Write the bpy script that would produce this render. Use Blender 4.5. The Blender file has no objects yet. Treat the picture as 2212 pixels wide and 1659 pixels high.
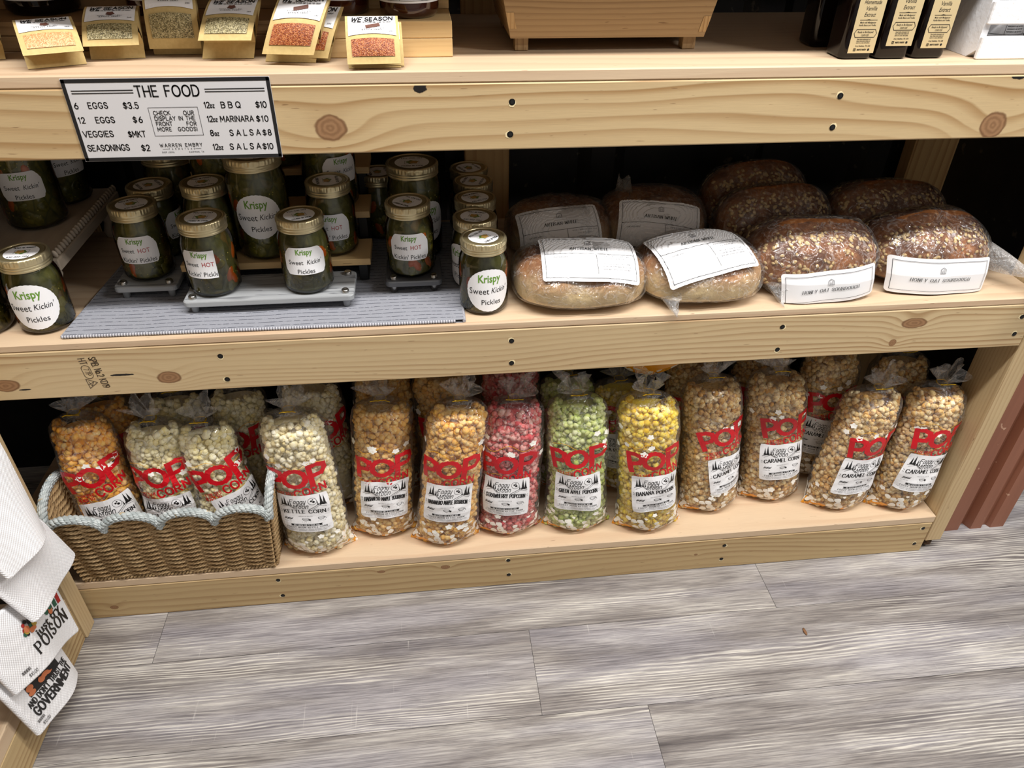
import bpy, bmesh, math, random
import numpy as np
from mathutils import Matrix, Vector
PI = math.pi
C = bpy.context.scene.collection
SC = bpy.context.scene
# ------------------------------------------------------------------ camera, world, lights, exposure
cam = bpy.data.cameras.new('camera'); camo = bpy.data.objects.new('camera', cam); C.objects.link(camo)
def cam_axes(yaw, pitch, roll):
    cy, sy, cp, sp, cr, sr = math.cos(yaw), math.sin(yaw), math.cos(pitch), math.sin(pitch), math.cos(roll), math.sin(roll)
    f = Vector((sy*cp, cy*cp, -sp)); r = Vector((cy, -sy, 0)); u = r.cross(f)
    return r*cr + u*sr, u*cr - r*sr, f
r_, u_, f_ = cam_axes(.1231, .6202, .0161)
camo.matrix_world = Matrix(((r_.x, u_.x, -f_.x, 0), (r_.y, u_.y, -f_.y, -1.0284), (r_.z, u_.z, -f_.z, 1.2663), (0, 0, 0, 1)))
cam.sensor_fit = 'HORIZONTAL'; cam.sensor_width = 36.0; cam.lens = 36.0*1597.55/2212; cam.clip_start = .02
SC.camera = camo
w = bpy.data.worlds.new('world'); SC.world = w; w.use_nodes = True
bg = w.node_tree.nodes['Background']; bg.inputs[0].default_value = (.95, .97, 1.0, 1); bg.inputs[1].default_value = .04
def area(name, loc, rot, sx, sy, power, col=(1, .98, .955)):
    l = bpy.data.lights.new(name, 'AREA'); l.shape = 'RECTANGLE'; l.size = sx; l.size_y = sy; l.energy = power; l.color = col
    o = bpy.data.objects.new(name, l); C.objects.link(o); o.location = loc; o.rotation_euler = rot; return o
area('ceiling_tube_near', (.35, -.66, 2.75), (0, 0, 0), 2.4, .16, 80)
area('front_fill', (.6, -2.6, 2.75), (0, 0, 0), 2.4, .16, 4)  # unseen lamp, added as weak fill from the front
area('ceiling_tube_aisle', (2.6, -1.3, 2.75), (0, 0, 0), 1.2, .16, 58)
SC.view_settings.view_transform = 'Standard'; SC.view_settings.look = 'None'; SC.view_settings.gamma = 1
SC.view_settings.use_curve_mapping = False; SC.view_settings.exposure = .24
S1, S2, S3 = 1.0366, .6498, .108

# ------------------------------------------------------------------ mesh helpers
class MB:
    def __init__(s): s.V = []; s.F = []; s.n = 0; s.hasuv = False
    def add(s, V, F, mat=0, uv=None, smooth=False):
        V = np.asarray(V, float).reshape(-1, 3); F = np.asarray(F, int)
        if len(F) == 0: return
        if uv is not None: s.hasuv = True; uv = np.asarray(uv, float).reshape(-1, 2)
        s.V.append(V); s.F.append((F + s.n, mat, uv, smooth)); s.n += len(V)
    def merge(s, o, M=None):
        b = s.n
        for V in o.V: s.V.append(V if M is None else V @ np.array(M.to_3x3()).T + np.array(M.translation))
        for F, m, uv, sm in o.F: s.F.append((F + b, m, uv, sm))
        s.n += o.n; s.hasuv |= o.hasuv
    def mesh(s, name, mats):
        me = bpy.data.meshes.new(name); V = np.concatenate(s.V)
        me.vertices.add(len(V)); me.vertices.foreach_set('co', V.ravel().astype(np.float32))
        L = np.concatenate([f[0].ravel() for f in s.F]); tot = np.concatenate([np.full(len(f[0]), f[0].shape[1]) for f in s.F])
        me.loops.add(len(L)); me.loops.foreach_set('vertex_index', L.astype(np.int32))
        me.polygons.add(len(tot)); st = np.concatenate([[0], np.cumsum(tot)[:-1]])
        me.polygons.foreach_set('loop_start', st.astype(np.int32)); me.polygons.foreach_set('loop_total', tot.astype(np.int32))
        me.polygons.foreach_set('material_index', np.concatenate([np.full(len(f[0]), f[1]) for f in s.F]).astype(np.int32))
        me.polygons.foreach_set('use_smooth', np.concatenate([np.full(len(f[0]), f[3]) for f in s.F]).astype(bool))
        if s.hasuv:
            uvl = me.uv_layers.new(name='UVMap')
            U = np.concatenate([(np.zeros((f[0].size, 2)) if f[2] is None else f[2]) for f in s.F])
            uvl.data.foreach_set('uv', U.ravel().astype(np.float32))
        for m in (mats if isinstance(mats, (list, tuple)) else [mats]): me.materials.append(m)
        me.update(calc_edges=True); return me
    def build(s, name, mats, parent=None, local=False, loc=None):
        me = s.mesh(name, mats); o = bpy.data.objects.new(name, me); C.objects.link(o)
        if parent is not None:
            o.parent = parent
            if not local:
                p = Vector(); q = parent
                while q is not None: p += q.location; q = q.parent
                me.transform(Matrix.Translation(-p))
        elif loc is not None:
            if not local: me.transform(Matrix.Translation(-Vector(loc)))
            o.location = loc
        return o
def tag(o, label=None, cat=None, group=None, kind=None):
    for k, v in (('label', label), ('category', cat), ('group', group), ('kind', kind)):
        if v: o[k] = v
    return o
def thing(name, label, cat, loc=(0, 0, 0), group=None, rz=0):
    o = bpy.data.objects.new(name, None); C.objects.link(o); o.location = loc; o.rotation_euler = (0, 0, rz); o.empty_display_size = .02
    return tag(o, label, cat, group)
def box(mb, lo, hi, grain=0, bev=0, mat=0, M=None, uvo=(0, 0), seg=1):
    bm = bmesh.new(); bmesh.ops.create_cube(bm, size=1)
    lo = Vector(lo); hi = Vector(hi)
    for v in bm.verts: v.co = Vector(((lo[i]+hi[i])/2 + v.co[i]*(hi[i]-lo[i])) for i in range(3))
    if bev: bmesh.ops.bevel(bm, geom=list(bm.edges), offset=bev, segments=seg, affect='EDGES', profile=.5)
    bm.normal_update()
    for f in bm.faces:
        n = f.normal; a = max(range(3), key=lambda i: abs(n[i])); ax = [i for i in range(3) if i != a]
        ui = grain if grain in ax else ax[0]; vi = [i for i in ax if i != ui][0]
        P = [v.co.copy() for v in f.verts]; uv = [(p[ui]+uvo[0], p[vi]+uvo[1]+a*.37) for p in P]
        if a == 1: uv = [(p[ui]+uvo[0], p[vi]+uvo[1]) for p in P]
        if M is not None: P = [M @ p for p in P]
        mb.add([tuple(p) for p in P], [list(range(len(P)))], mat, uv)
    bm.free()
def grid(mb, P, mat=0, uv=None, smooth=True, closeu=False, flip=False):
    nv, nu = P.shape[:2]; idx = np.arange(nv*nu).reshape(nv, nu)
    if closeu: idx = np.concatenate([idx, idx[:, :1]], 1)
    F = np.stack([idx[:-1, :-1], idx[:-1, 1:], idx[1:, 1:], idx[1:, :-1]], -1).reshape(-1, 4)
    if flip: F = F[:, ::-1]
    U = None if uv is None else uv.reshape(-1, 2)[F.ravel() % (nv*nu)]
    mb.add(P.reshape(-1, 3), F, mat, U, smooth)
def lathe(mb, prof, seg=40, mat=0, smooth=True, c=(0, 0, 0), ribs=None):
    prof = np.array(prof, float); a = np.linspace(0, 2*PI, seg, endpoint=False)
    r = prof[:, :1]*np.ones((1, seg))
    if ribs is not None: r = r + ribs(prof, a)
    P = np.stack([r*np.cos(a)+c[0], r*np.sin(a)+c[1], prof[:, 1:2]+0*r+c[2]], -1)
    U = np.stack([np.broadcast_to(a*.04, r.shape), np.broadcast_to(prof[:, 1:2], r.shape)], -1)
    grid(mb, P, mat, U, smooth, closeu=True)
def tube(mb, pts, rad, seg=8, mat=0, closed=False, caps=True, smooth=True):
    P = np.array(pts, float); n = len(P)
    T = np.roll(P, -1, 0)-np.roll(P, 1, 0) if closed else np.gradient(P, axis=0)
    T /= np.linalg.norm(T, axis=1, keepdims=True)+1e-12
    N = np.zeros_like(P); ref = np.array([0, 0, 1.]) if abs(T[0, 2]) < .9 else np.array([1., 0, 0])
    v = ref-T[0]*(ref@T[0]); N[0] = v/np.linalg.norm(v)
    for i in range(1, n):
        v = N[i-1]-T[i]*(N[i-1]@T[i]); N[i] = v/(np.linalg.norm(v)+1e-12)
    B = np.cross(T, N); a = np.linspace(0, 2*PI, seg, endpoint=False); rad = np.broadcast_to(np.asarray(rad, float), (n,))
    Q = P[:, None]+rad[:, None, None]*(N[:, None]*np.cos(a)[None, :, None]+B[:, None]*np.sin(a)[None, :, None])
    L = np.concatenate([[0], np.cumsum(np.linalg.norm(np.diff(P, axis=0), axis=1))])
    U = np.stack([np.broadcast_to(L[:, None], (n, seg)), np.broadcast_to(a[None]*.005, (n, seg))], -1)
    if closed: Q = np.concatenate([Q, Q[:1]]); U = np.concatenate([U, U[-1:]])
    grid(mb, Q, mat, U, smooth, closeu=True)
    if caps and not closed:
        mb.add(Q[0], [list(range(seg))], mat, None if not mb.hasuv else np.zeros((seg, 2))); mb.add(Q[-1], [list(range(seg))[::-1]], mat, None if not mb.hasuv else np.zeros((seg, 2)))
def ico(sub):
    bm = bmesh.new(); bmesh.ops.create_icosphere(bm, subdivisions=sub, radius=1)
    V = np.array([v.co[:] for v in bm.verts]); F = np.array([[v.index for v in f.verts] for f in bm.faces]); bm.free(); return V, F
def snoise(P, seed, n=5, f=1.0):
    g = np.random.RandomState(seed); out = 0
    for i in range(n):
        k = g.normal(size=3)*f*(1+.35*i); out = out+np.sin(P @ k+g.uniform(0, 6.28))/(1+.3*i)
    return out/n*1.6
def rotx(a): return Matrix.Rotation(a, 4, 'X')
def roty(a): return Matrix.Rotation(a, 4, 'Y')
def rotz(a): return Matrix.Rotation(a, 4, 'Z')
def T(*p): return Matrix.Translation(Vector(p))

# ------------------------------------------------------------------ material helpers
def lin(c): return c/12.92 if c <= .04045 else ((c+.055)/1.055)**2.4
def rgb(r, g, b): return (lin(r/255), lin(g/255), lin(b/255), 1)
class NT:
    def __init__(s, name):
        s.m = bpy.data.materials.new(name); s.m.use_nodes = True; s.t = s.m.node_tree; s.p = s.t.nodes['Principled BSDF']; s.out = s.t.nodes['Material Output']
    def set(s, sock, v):
        if isinstance(v, bpy.types.NodeSocket): s.t.links.new(v, sock)
        elif v is not None: sock.default_value = v
    def n(s, typ, ins=None, out=0, **pr):
        nd = s.t.nodes.new(typ)
        for k, v in pr.items(): setattr(nd, k, v)
        for k, v in (ins or {}).items(): s.set(nd.inputs[k], v)
        return nd.outputs[out]
    def M(s, op, a, b=None, c=None, clamp=False): return s.n('ShaderNodeMath', {0: a, 1: b, 2: c}, operation=op, use_clamp=clamp)
    def mix(s, f, a, b, mode='MIX'): return s.n('ShaderNodeMix', {0: f, 6: a, 7: b}, out=2, data_type='RGBA', blend_type=mode)
    def ramp(s, f, stops, interp='LINEAR'):
        nd = s.t.nodes.new('ShaderNodeValToRGB'); cr = nd.color_ramp; cr.interpolation = interp
        while len(cr.elements) < len(stops): cr.elements.new(.5)
        for e, (p, c) in zip(cr.elements, stops): e.position = p; e.color = c if len(c) == 4 else (*c, 1)
        s.set(nd.inputs[0], f); return nd.outputs[0]
    def vec(s, x, y, z=0.0): return s.n('ShaderNodeCombineXYZ', {0: x, 1: y, 2: z})
    def noise(s, v, scale, detail=3, rough=.5, dist=0.0, out=0): return s.n('ShaderNodeTexNoise', {'Vector': v, 'Scale': scale, 'Detail': detail, 'Roughness': rough, 'Distortion': dist}, out=out)
    def sm(s, x, a, b): return s.n('ShaderNodeMapRange', {0: x, 1: a, 2: b, 3: 0.0, 4: 1.0}, interpolation_type='SMOOTHSTEP')
    def uv(s):
        o = s.n('ShaderNodeUVMap'); sp = s.t.nodes.new('ShaderNodeSeparateXYZ'); s.t.links.new(o, sp.inputs[0]); return sp.outputs[0], sp.outputs[1]
    def bump(s, h, strength=.3, dist=.002): return s.n('ShaderNodeBump', {'Height': h, 'Strength': strength, 'Distance': dist})
    def bsdf(s, col=None, rough=.5, metal=0.0, spec=.5, normal=None, coat=0.0, **kw):
        s.set(s.p.inputs['Base Color'], col); s.set(s.p.inputs['Roughness'], rough); s.set(s.p.inputs['Metallic'], metal)
        s.set(s.p.inputs['Specular IOR Level'], spec); s.set(s.p.inputs['Coat Weight'], coat)
        if normal is not None: s.set(s.p.inputs['Normal'], normal)
        for k, v in kw.items(): s.set(s.p.inputs[k], v)
        return s.m
def flat(name, col, rough=.5, metal=0.0, spec=.5): return NT(name).bsdf(col, rough, metal, spec)
def pine(name, light, dark, freq=60, warp=.05, knots=(), rough=.55, seed=0.0, contrast=1.0, stains=()):
    n = NT(name); u, v = n.uv()
    big = n.noise(n.vec(n.M('MULTIPLY_ADD', u, 1.1, seed), n.M('MULTIPLY', v, 5.5), seed), 1, 2, .45)
    fine = n.noise(n.vec(n.M('MULTIPLY_ADD', u, 5.0, seed), n.M('MULTIPLY', v, 34), seed), 1, 3, .5)
    g = n.M('ADD', v, n.M('MULTIPLY', n.M('SUBTRACT', big, .5), warp*2.2)); g = n.M('ADD', g, n.M('MULTIPLY', n.M('SUBTRACT', fine, .5), .006))
    km = None
    for (ku, kv, kr, ka) in knots:
        du = n.M('SUBTRACT', u, ku); dv = n.M('SUBTRACT', v, kv)
        e = n.M('ADD', n.M('POWER', n.M('ABSOLUTE', n.M('DIVIDE', du, kr*3.4)), 2), n.M('POWER', n.M('ABSOLUTE', n.M('DIVIDE', dv, kr*2.0)), 2))
        g = n.M('ADD', g, n.M('MULTIPLY', n.M('EXPONENT', n.M('MULTIPLY', e, -1)), kr*1.7))
        d = n.M('SQRT', n.M('ADD', n.M('POWER', n.M('ABSOLUTE', n.M('DIVIDE', du, ka)), 2), n.M('POWER', n.M('ABSOLUTE', dv), 2)))
        d = n.M('DIVIDE', n.M('ADD', d, n.M('MULTIPLY', n.M('SUBTRACT', n.noise(n.vec(u, v), 60, 2), .5), kr*.35)), kr)
        k = n.M('SUBTRACT', 1, n.sm(d, .82, 1.0)); rim = n.M('MULTIPLY', k, n.sm(d, .7, .95)); ring = n.M('MULTIPLY_ADD', n.M('SINE', n.M('MULTIPLY_ADD', d, 17, n.M('MULTIPLY', n.noise(n.vec(u, v), 90, 3), 5))), .16, .5)
        kk = (k, rim, ring); km = [kk] if km is None else km+[kk]
    ph = n.M('FRACT', n.M('MULTIPLY', g, freq))
    band = n.ramp(ph, [(0, (0, 0, 0)), (.42, (.12,)*3), (.80, (.85,)*3), (.9, (1,)*3), (1.0, (0, 0, 0))])
    amp = n.noise(n.vec(n.M('MULTIPLY', u, .6), n.M('MULTIPLY', v, 14), seed+4), 1, 2)
    band = n.M('MULTIPLY', band, n.M('MULTIPLY', n.sm(amp, .25, .75), contrast))
    col = n.mix(band, light, dark)
    tone = n.noise(n.vec(n.M('MULTIPLY_ADD', u, 2.0, seed+9), n.M('MULTIPLY', v, 9)), 1, 3)
    col = n.mix(n.M('MULTIPLY', n.sm(tone, .3, .8), .35), col, n.mix(.5, light, dark))
    fib = n.noise(n.vec(n.M('MULTIPLY', u, 24), n.M('MULTIPLY', v, 900)), 1, 2)
    col = n.mix(.14, col, n.mix(fib, (.25, .2, .13, 1), (1, .93, .75, 1)), 'OVERLAY')
    spk = n.noise(n.vec(n.M('MULTIPLY', u, 42), n.M('MULTIPLY', v, 330), seed), 1, 1)
    col = n.mix(n.M('MULTIPLY', n.sm(spk, .74, .8), .55), col, rgb(95, 62, 35))
    for (k, rim, ring) in km or []:
        col = n.mix(k, col, n.mix(ring, rgb(104, 72, 46), rgb(168, 130, 94))); col = n.mix(n.M('MULTIPLY', rim, .7), col, rgb(92, 60, 34))
    for (su, sv, sr, ca) in stains:
        d = n.M('SQRT', n.M('ADD', n.M('POWER', n.M('ABSOLUTE', n.M('DIVIDE', n.M('SUBTRACT', u, su), ca)), 2), n.M('POWER', n.M('ABSOLUTE', n.M('SUBTRACT', v, sv)), 2)))
        d = n.M('ADD', d, n.M('MULTIPLY', n.M('SUBTRACT', n.noise(n.vec(u, v), 130, 3), .5), sr*.9))
        col = n.mix(n.M('SUBTRACT', 1, n.sm(d, sr*.8, sr)), col, rgb(30, 26, 24))
    h = n.M('ADD', n.M('MULTIPLY', fib, .5), n.M('MULTIPLY', band, -.4))
    return n.bsdf(col, rough, 0, .3, n.bump(h, .25, .0006))

PINE_L, PINE_D = rgb(216, 190, 140), rgb(176, 136, 82)
M_f1 = pine('pine_upper', rgb(192, 170, 132), rgb(148, 114, 72), 40, .085, [(-.1238, .9654, .0185, 1.25), (.8406, .9503, .0215, 1.0)], seed=1.3, contrast=1.2, stains=[(-.0016, 1.0165, .008, 1.2), (.852, 1.0195, .006, 2.2)])
M_f2 = pine('pine_middle', rgb(194, 173, 137), rgb(150, 119, 82), 95, .045, contrast=1.25, knots=[(-.4282, .5773, .0125, 1.6), (.8358, .6091, .011, 2.4), (.8081, .5705, .0075, 1.0), (-.675, .577, .012, 2.0)], seed=5.1, stains=[(-.4988, .5865, .0022, 9), (-.6492, .5678, .0016, 6)])
M_f3 = pine('pine_lower', rgb(184, 161, 121), rgb(142, 111, 74), 70, .05, [(-.0051, .0713, .0065, 1.5), (-.1361, .0729, .0045, 2), (-.6684, .0302, .006, 1.4), (.5318, .0473, .003, 1.5)], seed=8.7)
M_shelf = pine('shelf_board_wood', rgb(200, 177, 150), rgb(174, 143, 116), 34, .06, [(.33, .20, .006, 1.5)], seed=2.2, contrast=.7)
M_post = pine('post_wood', rgb(193, 171, 134), rgb(152, 120, 82), 120, .02, seed=3.9, contrast=1.0)
M_rearpost = pine('rear_post_wood', rgb(190, 158, 112), rgb(146, 108, 66), 60, .03, seed=6.3)
M_bamboo = pine('bamboo_wood', rgb(220, 188, 138), rgb(190, 150, 98), 160, .01, seed=7.7, contrast=.5, rough=.4)
M_oak = pine('crate_oak', rgb(166, 138, 100), rgb(122, 92, 60), 120, .03, seed=4.4, contrast=.9, rough=.5)
M_white = flat('white_paper', rgb(240, 240, 242), .55); M_ink = flat('black_ink', rgb(24, 24, 26), .5)
M_green = flat('green_ink', rgb(104, 150, 52), .5); M_red = flat('red_ink', rgb(176, 44, 48), .5); M_grey = flat('grey_ink', rgb(110, 110, 114), .6)
M_screw = flat('black_screw', rgb(34, 33, 32), .35, .7); M_hole = flat('torn_fibre', rgb(232, 214, 170), .8)
M_stampink = flat('stamp_ink', rgb(64, 52, 42), .7)
M_steel = flat('brushed_steel', rgb(190, 188, 184), .28, 1.0); M_blackm = flat('black_plastic', rgb(16, 16, 17), .45)
M_brown = None
def mk_metalwall():
    n = NT('dark_ribbed_metal'); g = n.n('ShaderNodeNewGeometry'); z = n.noise(g, 6, 4); f = n.noise(g, 45, 3)
    col = n.mix(n.sm(z, .35, .75), rgb(20, 20, 23), rgb(40, 37, 36)); col = n.mix(n.sm(f, .66, .72), col, rgb(72, 66, 60))
    return n.bsdf(col, .5, .2, .4)
M_dark = mk_metalwall()
def mk_brown():
    n = NT('brown_ribbed_metal'); g = n.n('ShaderNodeNewGeometry'); sp = n.t.nodes.new('ShaderNodeSeparateXYZ'); n.t.links.new(g, sp.inputs[0])
    s = n.noise(n.vec(n.M('MULTIPLY', sp.outputs[0], 60), sp.outputs[1], n.M('MULTIPLY', sp.outputs[2], 3)), 1, 4)
    col = n.mix(s, rgb(122, 76, 56), rgb(152, 98, 74)); k = n.noise(g, 70, 2); col = n.mix(n.sm(k, .72, .76), col, rgb(190, 150, 125))
    return n.bsdf(col, .42, 0, .5)
M_brown = mk_brown()
def mk_floor():
    n = NT('grey_vinyl_plank'); u, v = n.uv()
    big = n.noise(n.vec(n.M('MULTIPLY', u, 1.6), n.M('MULTIPLY', v, 11)), 1, 3, .5, .3)
    med = n.noise(n.vec(n.M('MULTIPLY', u, 5), n.M('MULTIPLY', v, 46)), 1, 4, .55, .6)
    g = n.M('ADD', n.M('MULTIPLY', v, 190), n.M('ADD', n.M('MULTIPLY', big, 9), n.M('MULTIPLY', med, 1.6)))
    ring = n.M('MULTIPLY_ADD', n.M('SINE', n.M('MULTIPLY', g, 5.2)), .5, .5)
    fine = n.noise(n.vec(n.M('MULTIPLY', u, 11), n.M('MULTIPLY', v, 430)), 1, 5, .68)
    patch = n.noise(n.vec(n.M('MULTIPLY', u, 2.6), n.M('MULTIPLY', v, 24), 3.1), 1, 6, .62, .5)
    tint = n.noise(n.vec(n.M('MULTIPLY', u, 2.0), n.M('MULTIPLY', v, 13), 8.2), 1, 2)
    col = n.ramp(patch, [(.27, rgb(84, 79, 78)), (.45, rgb(124, 119, 116)), (.6, rgb(150, 146, 143)), (.78, rgb(182, 178, 170))])
    col = n.mix(n.M('MULTIPLY', n.sm(tint, .45, .7), .35), col, rgb(158, 157, 168))
    lines = n.M('MULTIPLY', ring, n.sm(n.noise(n.vec(n.M('MULTIPLY', u, 2.4), n.M('MULTIPLY', v, 16), 5.5), 1, 3), .35, .68))
    col = n.mix(n.M('MULTIPLY', n.sm(lines, .35, .95), .6), col, rgb(204, 200, 191))
    dk = n.M('MULTIPLY', n.sm(n.M('SUBTRACT', 1, ring), .6, 1.0), n.sm(patch, .65, .3)); col = n.mix(n.M('MULTIPLY', dk, .45), col, rgb(84, 78, 80))
    col = n.mix(.55, col, n.mix(n.sm(fine, .34, .66), (.22, .21, .22, 1), (.85, .84, .8, 1)), 'OVERLAY')
    cut = n.noise(n.vec(n.M('MULTIPLY', u, 160), n.M('MULTIPLY', v, 7)), 1, 2); col = n.mix(n.M('MULTIPLY', n.sm(cut, .68, .76), n.M('MULTIPLY', n.sm(tint, .5, .6), .3)), col, rgb(214, 210, 204))
    h = n.M('ADD', n.M('MULTIPLY', fine, .6), n.M('MULTIPLY', lines, .5))
    return n.bsdf(col, n.M('MULTIPLY_ADD', fine, .12, .36), 0, .45, n.bump(h, .3, .001))
M_floor = mk_floor()
def mk_film(name, haze=.04, wr=55, strength=.55, printed=False, tint=(1, 1, 1, 1), ior=1.36, cap=.45):
    n = NT(name); g = n.n('ShaderNodeTexCoord', out=3)
    w1 = n.noise(g, wr, 3, .5, 1.6); w2 = n.noise(g, wr*.35, 2, .5, 2.5)
    crease = n.M('ABSOLUTE', n.M('SUBTRACT', w1, .5)); h = n.M('ADD', n.M('MULTIPLY', crease, -1.2), n.M('MULTIPLY', w2, 1.4))
    bp_ = n.bump(h, strength, .006)
    gl = n.n('ShaderNodeBsdfGlossy', {'Color': (1, 1, 1, 1), 'Roughness': .09, 'Normal': bp_}); tr = n.n('ShaderNodeBsdfTransparent', {'Color': tint})
    fr = n.n('ShaderNodeFresnel', {'IOR': ior, 'Normal': bp_})
    a = n.n('ShaderNodeMixShader', {0: n.M('MINIMUM', n.M('MULTIPLY', fr, 1.1), cap), 1: tr, 2: gl})
    df = n.n('ShaderNodeBsdfDiffuse', {'Color': (.85, .85, .85, 1), 'Normal': bp_})
    cr = n.M('MULTIPLY', n.M('SUBTRACT', 1, n.sm(crease, .0, .035)), .16)
    a = n.n('ShaderNodeMixShader', {0: n.M('ADD', cr, haze, clamp=True), 1: a, 2: df})
    if printed:
        u, v = n.uv(); p = n.vec(u, v)
        jit = n.n('ShaderNodeTexNoise', {'Vector': p, 'Scale': 90.0, 'Detail': 1.0}, out=1)
        pp = n.n('ShaderNodeVectorMath', {0: p, 1: n.n('ShaderNodeVectorMath', {0: jit, 3: .007}, operation='SCALE')}, operation='ADD')
        vo = n.n('ShaderNodeTexVoronoi', {'Vector': pp, 'Scale': 80.0, 'Randomness': .9}); rnd = n.n('ShaderNodeTexVoronoi', {'Vector': pp, 'Scale': 80.0, 'Randomness': .9}, out=1)
        sp = n.t.nodes.new('ShaderNodeSeparateColor'); n.t.links.new(rnd, sp.inputs[0])
        dens = n.M('SUBTRACT', 1, n.sm(v, .008, .085)); has = n.M('LESS_THAN', sp.outputs[0], n.M('MULTIPLY_ADD', dens, .95, -.05))
        blob = n.M('MULTIPLY', n.M('LESS_THAN', vo, .52), has); core = n.M('MULTIPLY', n.M('LESS_THAN', vo, .13), n.M('GREATER_THAN', sp.outputs[1], .4))
        org = n.M('LESS_THAN', v, n.M('MULTIPLY_ADD', sp.outputs[2], .02, .003)); mask = n.M('MAXIMUM', blob, org)
        colr = n.mix(blob, rgb(240, 160, 30), rgb(250, 246, 236)); colr = n.mix(n.M('MULTIPLY', core, .8), colr, rgb(235, 165, 40))
        pr = n.n('ShaderNodeBsdfPrincipled', {'Base Color': colr, 'Roughness': .25})
        a = n.n('ShaderNodeMixShader', {0: n.M('MULTIPLY', mask, .92), 1: a, 2: pr})
    n.t.links.new(a, n.out.inputs[0]); return n.m
M_bagfilm = mk_film('popcorn_bag_film', .03, 45, .5, True); M_breadfilm = mk_film('bread_bag_film', .03, 34, 1.0, ior=1.5, cap=.6); M_tailfilm = mk_film('crumpled_bag_end', .22, 60, 1.0, ior=1.5, cap=.6); M_neckfilm = mk_film('gathered_film', .09, 70, .8)
def mk_glass(name, tint):
    n = NT(name); tr = n.n('ShaderNodeBsdfTransparent', {'Color': tint}); gl = n.n('ShaderNodeBsdfGlossy', {'Color': (1, 1, 1, 1), 'Roughness': .05})
    g = n.n('ShaderNodeTexCoord', out=3); b = n.bump(n.noise(g, 30, 2), .12, .002)
    fr = n.n('ShaderNodeFresnel', {'IOR': 1.5, 'Normal': b}); n.set(gl.node.inputs['Normal'], b)
    n.t.links.new(n.n('ShaderNodeMixShader', {0: fr, 1: tr, 2: gl}), n.out.inputs[0]); return n.m
M_glass = mk_glass('clear_glass', (.93, .96, .9, 1))
M_bottle = NT('dark_amber_glass').bsdf(rgb(14, 7, 6), .08, 0, .35)
M_sauce = NT('amber_sauce_glass').bsdf(rgb(58, 24, 14), .08, 0, .5, None, .5)
def mk_lid():
    n = NT('gold_lid_metal'); return n.bsdf(rgb(214, 200, 160), .36, .85)
M_lid = mk_lid()
M_lidtop = flat('dull_gold_lid', rgb(170, 156, 116), .45, .85)
M_silver = flat('silver_lid', rgb(170, 165, 155), .3, 1.0)
def mk_pickle():
    n = NT('pickles_in_brine'); g = n.n('ShaderNodeTexCoord', out=3)
    p = n.n('ShaderNodeVectorMath', {0: g, 1: (1, 1, .55)}, operation='MULTIPLY')
    vo = n.n('ShaderNodeTexVoronoi', {'Vector': p, 'Scale': 55.0}, out=1); sp = n.t.nodes.new('ShaderNodeSeparateColor'); n.t.links.new(vo, sp.inputs[0])
    ed = n.n('ShaderNodeTexVoronoi', {'Vector': p, 'Scale': 55.0}, feature='DISTANCE_TO_EDGE')
    col = n.ramp(sp.outputs[0], [(0, rgb(44, 34, 10)), (.3, rgb(86, 72, 20)), (.6, rgb(116, 98, 34)), (.85, rgb(70, 64, 20)), (1, rgb(122, 64, 20))])
    col = n.mix(n.sm(ed, .0, .12), rgb(26, 24, 8), col); col = n.mix(.35, col, n.mix(n.noise(g, 120, 3), (.1, .1, .03, 1), (.5, .48, .2, 1)))
    return n.bsdf(col, .3, 0, .5, n.bump(ed, .6, .003))
M_pickle = mk_pickle(); M_carrot = NT('carrot').bsdf(rgb(206, 98, 26), .35); M_seed = flat('mustard_seed', rgb(214, 196, 110), .4); M_slice = None
def mk_pop(name, cols, patch, pm):
    n = NT(name); g = n.n('ShaderNodeTexCoord', out=3); r = n.n('ShaderNodeNewGeometry', out='Random Per Island') if False else None
    nd = n.t.nodes.new('ShaderNodeNewGeometry'); r = nd.outputs['Random Per Island']
    col = n.ramp(r, [(i/(len(cols)-1), c) for i, c in enumerate(cols)])
    f = n.noise(g, 150, 3, .6); s = n.noise(g, 60, 2)
    col = n.mix(n.M('MULTIPLY', n.sm(f, .42, .7), pm), col, patch); col = n.mix(n.M('MULTIPLY', n.sm(s, .55, .8), .35), col, cols[0])
    m = n.bsdf(col, .62, 0, .3, n.bump(n.noise(g, 340, 3, .55), .45, .002)); n.set(n.p.inputs['Subsurface Weight'], .0); return m
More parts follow.
